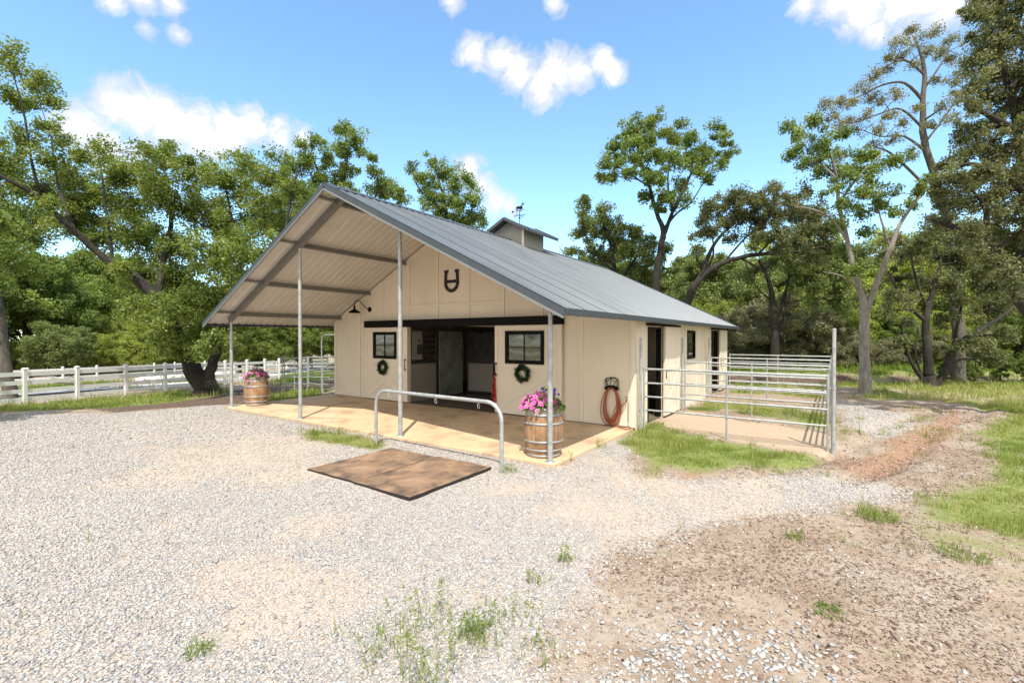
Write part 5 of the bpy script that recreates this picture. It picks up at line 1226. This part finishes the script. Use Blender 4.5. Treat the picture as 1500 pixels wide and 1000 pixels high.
# the heap of coarser stones at the lower right
for (px, py), rad, cnt in (((1040,960),.45,190),((1130,950),.35,90),((960,990),.35,110),((1000,940),.3,50),((1180,985),.3,50)):
    g = G(px, py); r = np.random.default_rng(px); q = r.normal(size=(cnt,2))*rad*.55
    XS.append(g[0]+q[:,0]); YS.append(g[1]+q[:,1]); SS.append(r.uniform(.016,.042,cnt)); TS.append(r.uniform(.15,.8,cnt))
XS, YS, SS, TS = map(np.concatenate, (XS, YS, SS, TS))
st = chips('gravel_stones', XS, YS, SS, TS, M['stone'], np.random.default_rng(5)); tag(st, kind='stuff')
M['chip'] = mat_leaf('bark_chip', [(0, (0.117, 0.077, 0.054)), (.5, (0.243, 0.171, 0.126)), (.8, (0.333, 0.257, 0.198)), (1, (0.450, 0.387, 0.324))], .0, .9)
XS, YS, SS, TS = [], [], [], []
for u0, u1, per_m2, s in ((1.2,5,2500,1.0),(5,9,1200,1.25),(9,15,260,1.6)):
    area = 1.3*(u1*u1-u0*u0)+1.6*(u1-u0); x, y, u, r = field(int(area*per_m2), u0, u1, 900+int(u0*100))
    g = bil(MK['gravel'], x, y); p = (1-sm(g, .2, .7))*(.25+.75*sm(fbm(x,y,1.1,83)+.08*(x-9), .35, .65))*(1-.85*sm(bil(MK['grass'],x,y), .35, .8))*(1-bil(MK['pen'],x,y))
    k = (r.random(len(x)) < p) & off_slab(x,y) & (x > 1.5); x, y = x[k], y[k]; n = len(x)
    XS.append(x); YS.append(y); SS.append(np.exp(np.clip(r.normal(size=n),-2,2.2)*.5)*.0098*s); TS.append(np.clip(.45+.22*r.normal(size=n)+.4*(fbm(x,y,1.2,87)-.5), 0, 1))
XS, YS, SS, TS = map(np.concatenate, (XS, YS, SS, TS))
tag(chips('wood_chips', XS, YS, SS, TS, M['chip'], np.random.default_rng(6), flat=(.12,.4), long=(1.0,2.4)), kind='stuff')

def blades(x, y, z, h, w, tone, r, lean=.45):
    n = len(x); a = r.uniform(0,2*PI,n); dx, dy = np.cos(a), np.sin(a); b = r.uniform(0,2*PI,n); l = np.abs(r.normal(size=n))*lean*h
    px, py = -np.sin(b)*w*.5, np.cos(b)*w*.5; V = np.zeros((n,6,3))
    for i, (t, k, q) in enumerate(((0,1,0),(.55,.8,.3),(1,.12,1))):
        for s, sg in ((0,1),(1,-1)):
            V[:,2*i+s,0] = x+sg*px*k+dx*l*q; V[:,2*i+s,1] = y+sg*py*k+dy*l*q; V[:,2*i+s,2] = z+h*t*(1-.15*q*lean)
    F4 = np.array([(0,1,3,2),(2,3,5,4)]); loops = (F4[None]+6*np.arange(n)[:,None,None]).ravel()
    return V.reshape(-1,3), loops, np.repeat(np.clip(tone,0,1), 6)
XS, YS, HS, WS, TS = [], [], [], [], []
for u0, u1, per_m2, hs, ws in ((2.4,6,3000,.042,.0042),(6,10,2800,.046,.0055),(10,16,1500,.055,.008),(16,24,420,.085,.016),(24,38,220,.13,.03)):
    area = 1.3*(u1*u1-u0*u0)+1.6*(u1-u0); x, y, u, r = field(int(area*per_m2), u0, u1, 500+int(u0*100))
    g = bil(MK['grass'], x, y); tuft = fbm(x, y, 2.6, 91); fine = vnoise(x, y, 9, 95)
    p = sm(g+(tuft-.5)*1.15+(fine-.5)*.7, .40, 1.15)*.85
    k = (r.random(len(x)) < p) & off_slab(x,y) & off_mats(x,y); x, y, tuft, p = x[k], y[k], tuft[k], p[k]; n = len(x)
    XS.append(x); YS.append(y); HS.append(hs*np.exp(r.normal(size=n)*.45)*(.45+1.5*sm(tuft,.35,.75))); WS.append(ws*r.uniform(.6,1.4,n))
    dry = np.where(r.random(n) < .14+.35*sm(fbm(x,y,.8,97), .45, .7)*(1-p*.5), .42, 0)
    vv = (x-CAM[0])*RT[0]+(y-CAM[1])*RT[1]; uu = (x-CAM[0])*FW[0]+(y-CAM[1])*FW[1]
    lawn = sm(vv,5.5,7)*sm(uu,11,13)*(1-sm(uu,19.5,21.5))
    dry = dry+lawn*np.where(r.random(n) < .15+.6*sm(fbm(x,y,.55,98), .38, .62), .33, 0)
    dry = np.where(uu > 25, -.06, dry)
    TS.append(.44+.15*r.normal(size=n)+.45*(fbm(x,y,.6,99)-.5)+dry)
XS, YS, HS, WS, TS = map(np.concatenate, (XS, YS, HS, WS, TS))
V, loops, tone = blades(XS, YS, bil(GZ, XS, YS)-.006, HS, WS, TS, np.random.default_rng(8))
gr = fast_mesh('grass', V, 4, loops, M['grass'], None, tone); tag(gr, kind='stuff')
print('GRASS', len(XS))

# weeds that stand out one by one
def weed(px, py, h, nst, sp, label, leafy=.5, seed=1, blade_n=0, mat='grass'):
    g = G(px, py); r = np.random.default_rng(seed); z0 = float(bil(GZ, np.array([g[0]]), np.array([g[1]]))[0]); e = empty('weed', (g[0],g[1],z0), label, 'weed', 'weeds growing in the gravel')
    if nst:
        mb = MB(); C = []; 
        for i in range(nst):
            a = r.uniform(0,2*PI); q = sp*math.sqrt(r.random()); hh = h*r.uniform(.55,1.1); b = np.array([g[0]+q*math.cos(a), g[1]+q*math.sin(a), z0-.02]); ln = np.array([r.normal()*.10*hh, r.normal()*.10*hh, hh])
            P = [b, b+ln*.5+r.normal(size=3)*.008, b+ln+r.normal(size=3)*.012]; mb.tube(P, [.0022,.0018,.001], 4)
            for k in range(int(14*leafy*hh/.3)+2): t = r.uniform(.08,1); C.append(b+ln*t+r.normal(size=3)*.014)
            for k in range(7): C.append(b+ln*r.uniform(.8,1.04)+r.normal(size=3)*.006)
        mb.build('stem', M['weed_stem'], e); C = np.array(C)
        leaves('leaves', C, r.uniform(.012,.04,len(C)), r.uniform(.3,.85,len(C)), M[mat], e, up=.3, aspect=.28)
    if blade_n:
        a = r.uniform(0,2*PI,blade_n); q = sp*np.sqrt(r.random(blade_n)); x = g[0]+q*np.cos(a); y = g[1]+q*np.sin(a)
        V, lp_, tn = blades(x, y, np.full(blade_n, z0-.01), h*r.uniform(.3,.8,blade_n), np.full(blade_n,.006), r.uniform(.15,.6,blade_n), r, .8)
        fast_mesh('blades', V, 4, lp_, M['grass'], e, tn)
    return e
weed(605,1000,.55,9,.10,'tall thin weed stalks at the bottom edge, left of the low leafy weed',.5,1)
weed(650,978,.42,7,.14,'loose thin weed stalks between the tallest weed and the leafy one',.5,2)
weed(697,930,.20,16,.13,'low bright green leafy weed in the gravel at the bottom centre',1.6,3,60,'flower_leaf')
weed(722,960,.45,6,.10,'sparse tall weed stalks right of the low leafy weed',.4,4)
weed(545,985,.30,5,.10,'short thin weed stalks left of the tallest weed at the bottom edge',.5,14)
weed(570,940,.22,9,.20,'fine yellowish weeds at the left end of the tall weed group',.5,21,40)
weed(640,905,.30,8,.16,'thin weeds behind the tallest stalks at the bottom centre',.5,22,20)
weed(760,905,.20,8,.2,'loose weeds right of the low leafy weed in the gravel',.6,23,30)
weed(790,960,.16,6,.16,'short weeds at the right end of the tall weed group',.6,24,40)
weed(625,1010,.38,8,.12,'stalks at the very bottom edge between the tall weeds',.5,25,20)
weed(293,952,.13,0,.09,'small grass tuft alone in the gravel at the lower left',.5,5,90)
weed(828,822,.16,6,.07,'small upright weed in the gravel below the right dirt patch',.9,6,40)
weed(790,855,.14,5,.09,'flat little weed just left below the small upright weed',1.2,7,20)
weed(1213,897,.06,14,.11,'round green weed mat alone on the brown earth at the right',2.4,8,120,'flower_leaf')
weed(1165,788,.13,4,.10,'broad leaved weed on bare earth left of the green lawn',1.4,9,70)
weed(745,690,.16,6,.14,'weed growing at the foot of the right hitching rail leg',.9,10,80)
weed(548,655,.14,4,.15,'grass tuft at the foot of the left hitching rail leg',.6,11,120)
weed(835,675,.22,4,.03,'single thin weed at the apron edge beside the front corner post',.5,12)
weed(880,655,.20,8,.10,'feathery weed at the right edge of the concrete apron',1.0,13,30)
weed(1285,760,.22,10,.20,'clump of long grass on the earth just left of the lawn',.5,15,240)
weed(1410,815,.16,6,.2,'ragged grass clump below the lawn at the right',.6,16,200)

# behind the fence: pale boulders and a fallen branch
def boulder(px, py, d, s, label, seed):
    r = np.random.default_rng(seed); b = at(px, py, d); z = float(ground_h(b[0], b[1])); mb = MB(); n, m = 9, 6; v = []; f = []
    for j in range(m+1):
        ph = -PI/2+PI*j/m
        for i in range(n): th = 2*PI*i/n; k = s*(1+r.normal()*.13); v.append((b[0]+k*math.cos(ph)*math.cos(th)*1.25, b[1]+k*math.cos(ph)*math.sin(th), z+s*.35+k*.7*math.sin(ph)))
    for j in range(m):
        for i in range(n): f.append((j*n+i, j*n+(i+1) % n, (j+1)*n+(i+1) % n, (j+1)*n+i))
    mb.add(v, f); return tag(mb.build('boulder', M['rock'], None, (b[0],b[1],z)), label, 'rock', 'pale boulders along the drive')
for i, (px, d, s) in enumerate(((205,37,.35),(214,38,.45),(226,38,.35),(236,39,.5),(250,39,.4),(262,40,.45),(275,40,.35),(318,42,.45),(326,42,.55),(336,42,.5),(345,43,.4))):
    boulder(px, 545, d, s, 'pale boulder in the row across the drive beyond the white fence', 40+i)
fb = at(118, 562, 29.5); fz = float(ground_h(fb[0], fb[1])); mb = MB(); r = np.random.default_rng(3)
def limb(a, b, r0, depth):
    a = np.array(a); b = np.array(b); m_ = (a+b)/2+r.normal(size=3)*.12*np.linalg.norm(b-a); mb.tube([tuple(a),tuple(m_),tuple(b)], [r0,r0*.7,r0*.4], 6)
    if depth:
        for k in range(4):
            t = r.uniform(.3,1); s = a+(b-a)*t; q = s+(b-a)*.35*r.uniform(.5,1)+r.normal(size=3)*np.array([.5,.5,.35]); q[2] = max(q[2], fz+.05); limb(s, q, r0*.45, depth-1)
A_ = np.array([*at(160,562,29)[:2], 0]); B_ = np.array([*at(85,562,30.5)[:2], 0]); A_[2] = fz+.15; B_[2] = fz+.5
limb(A_, B_, .07, 2)
tag(mb.build('fallen_branch', M['deadwood'], None, (fb[0],fb[1],fz)), 'bare fallen branch lying on the ground behind the white fence', 'branch')
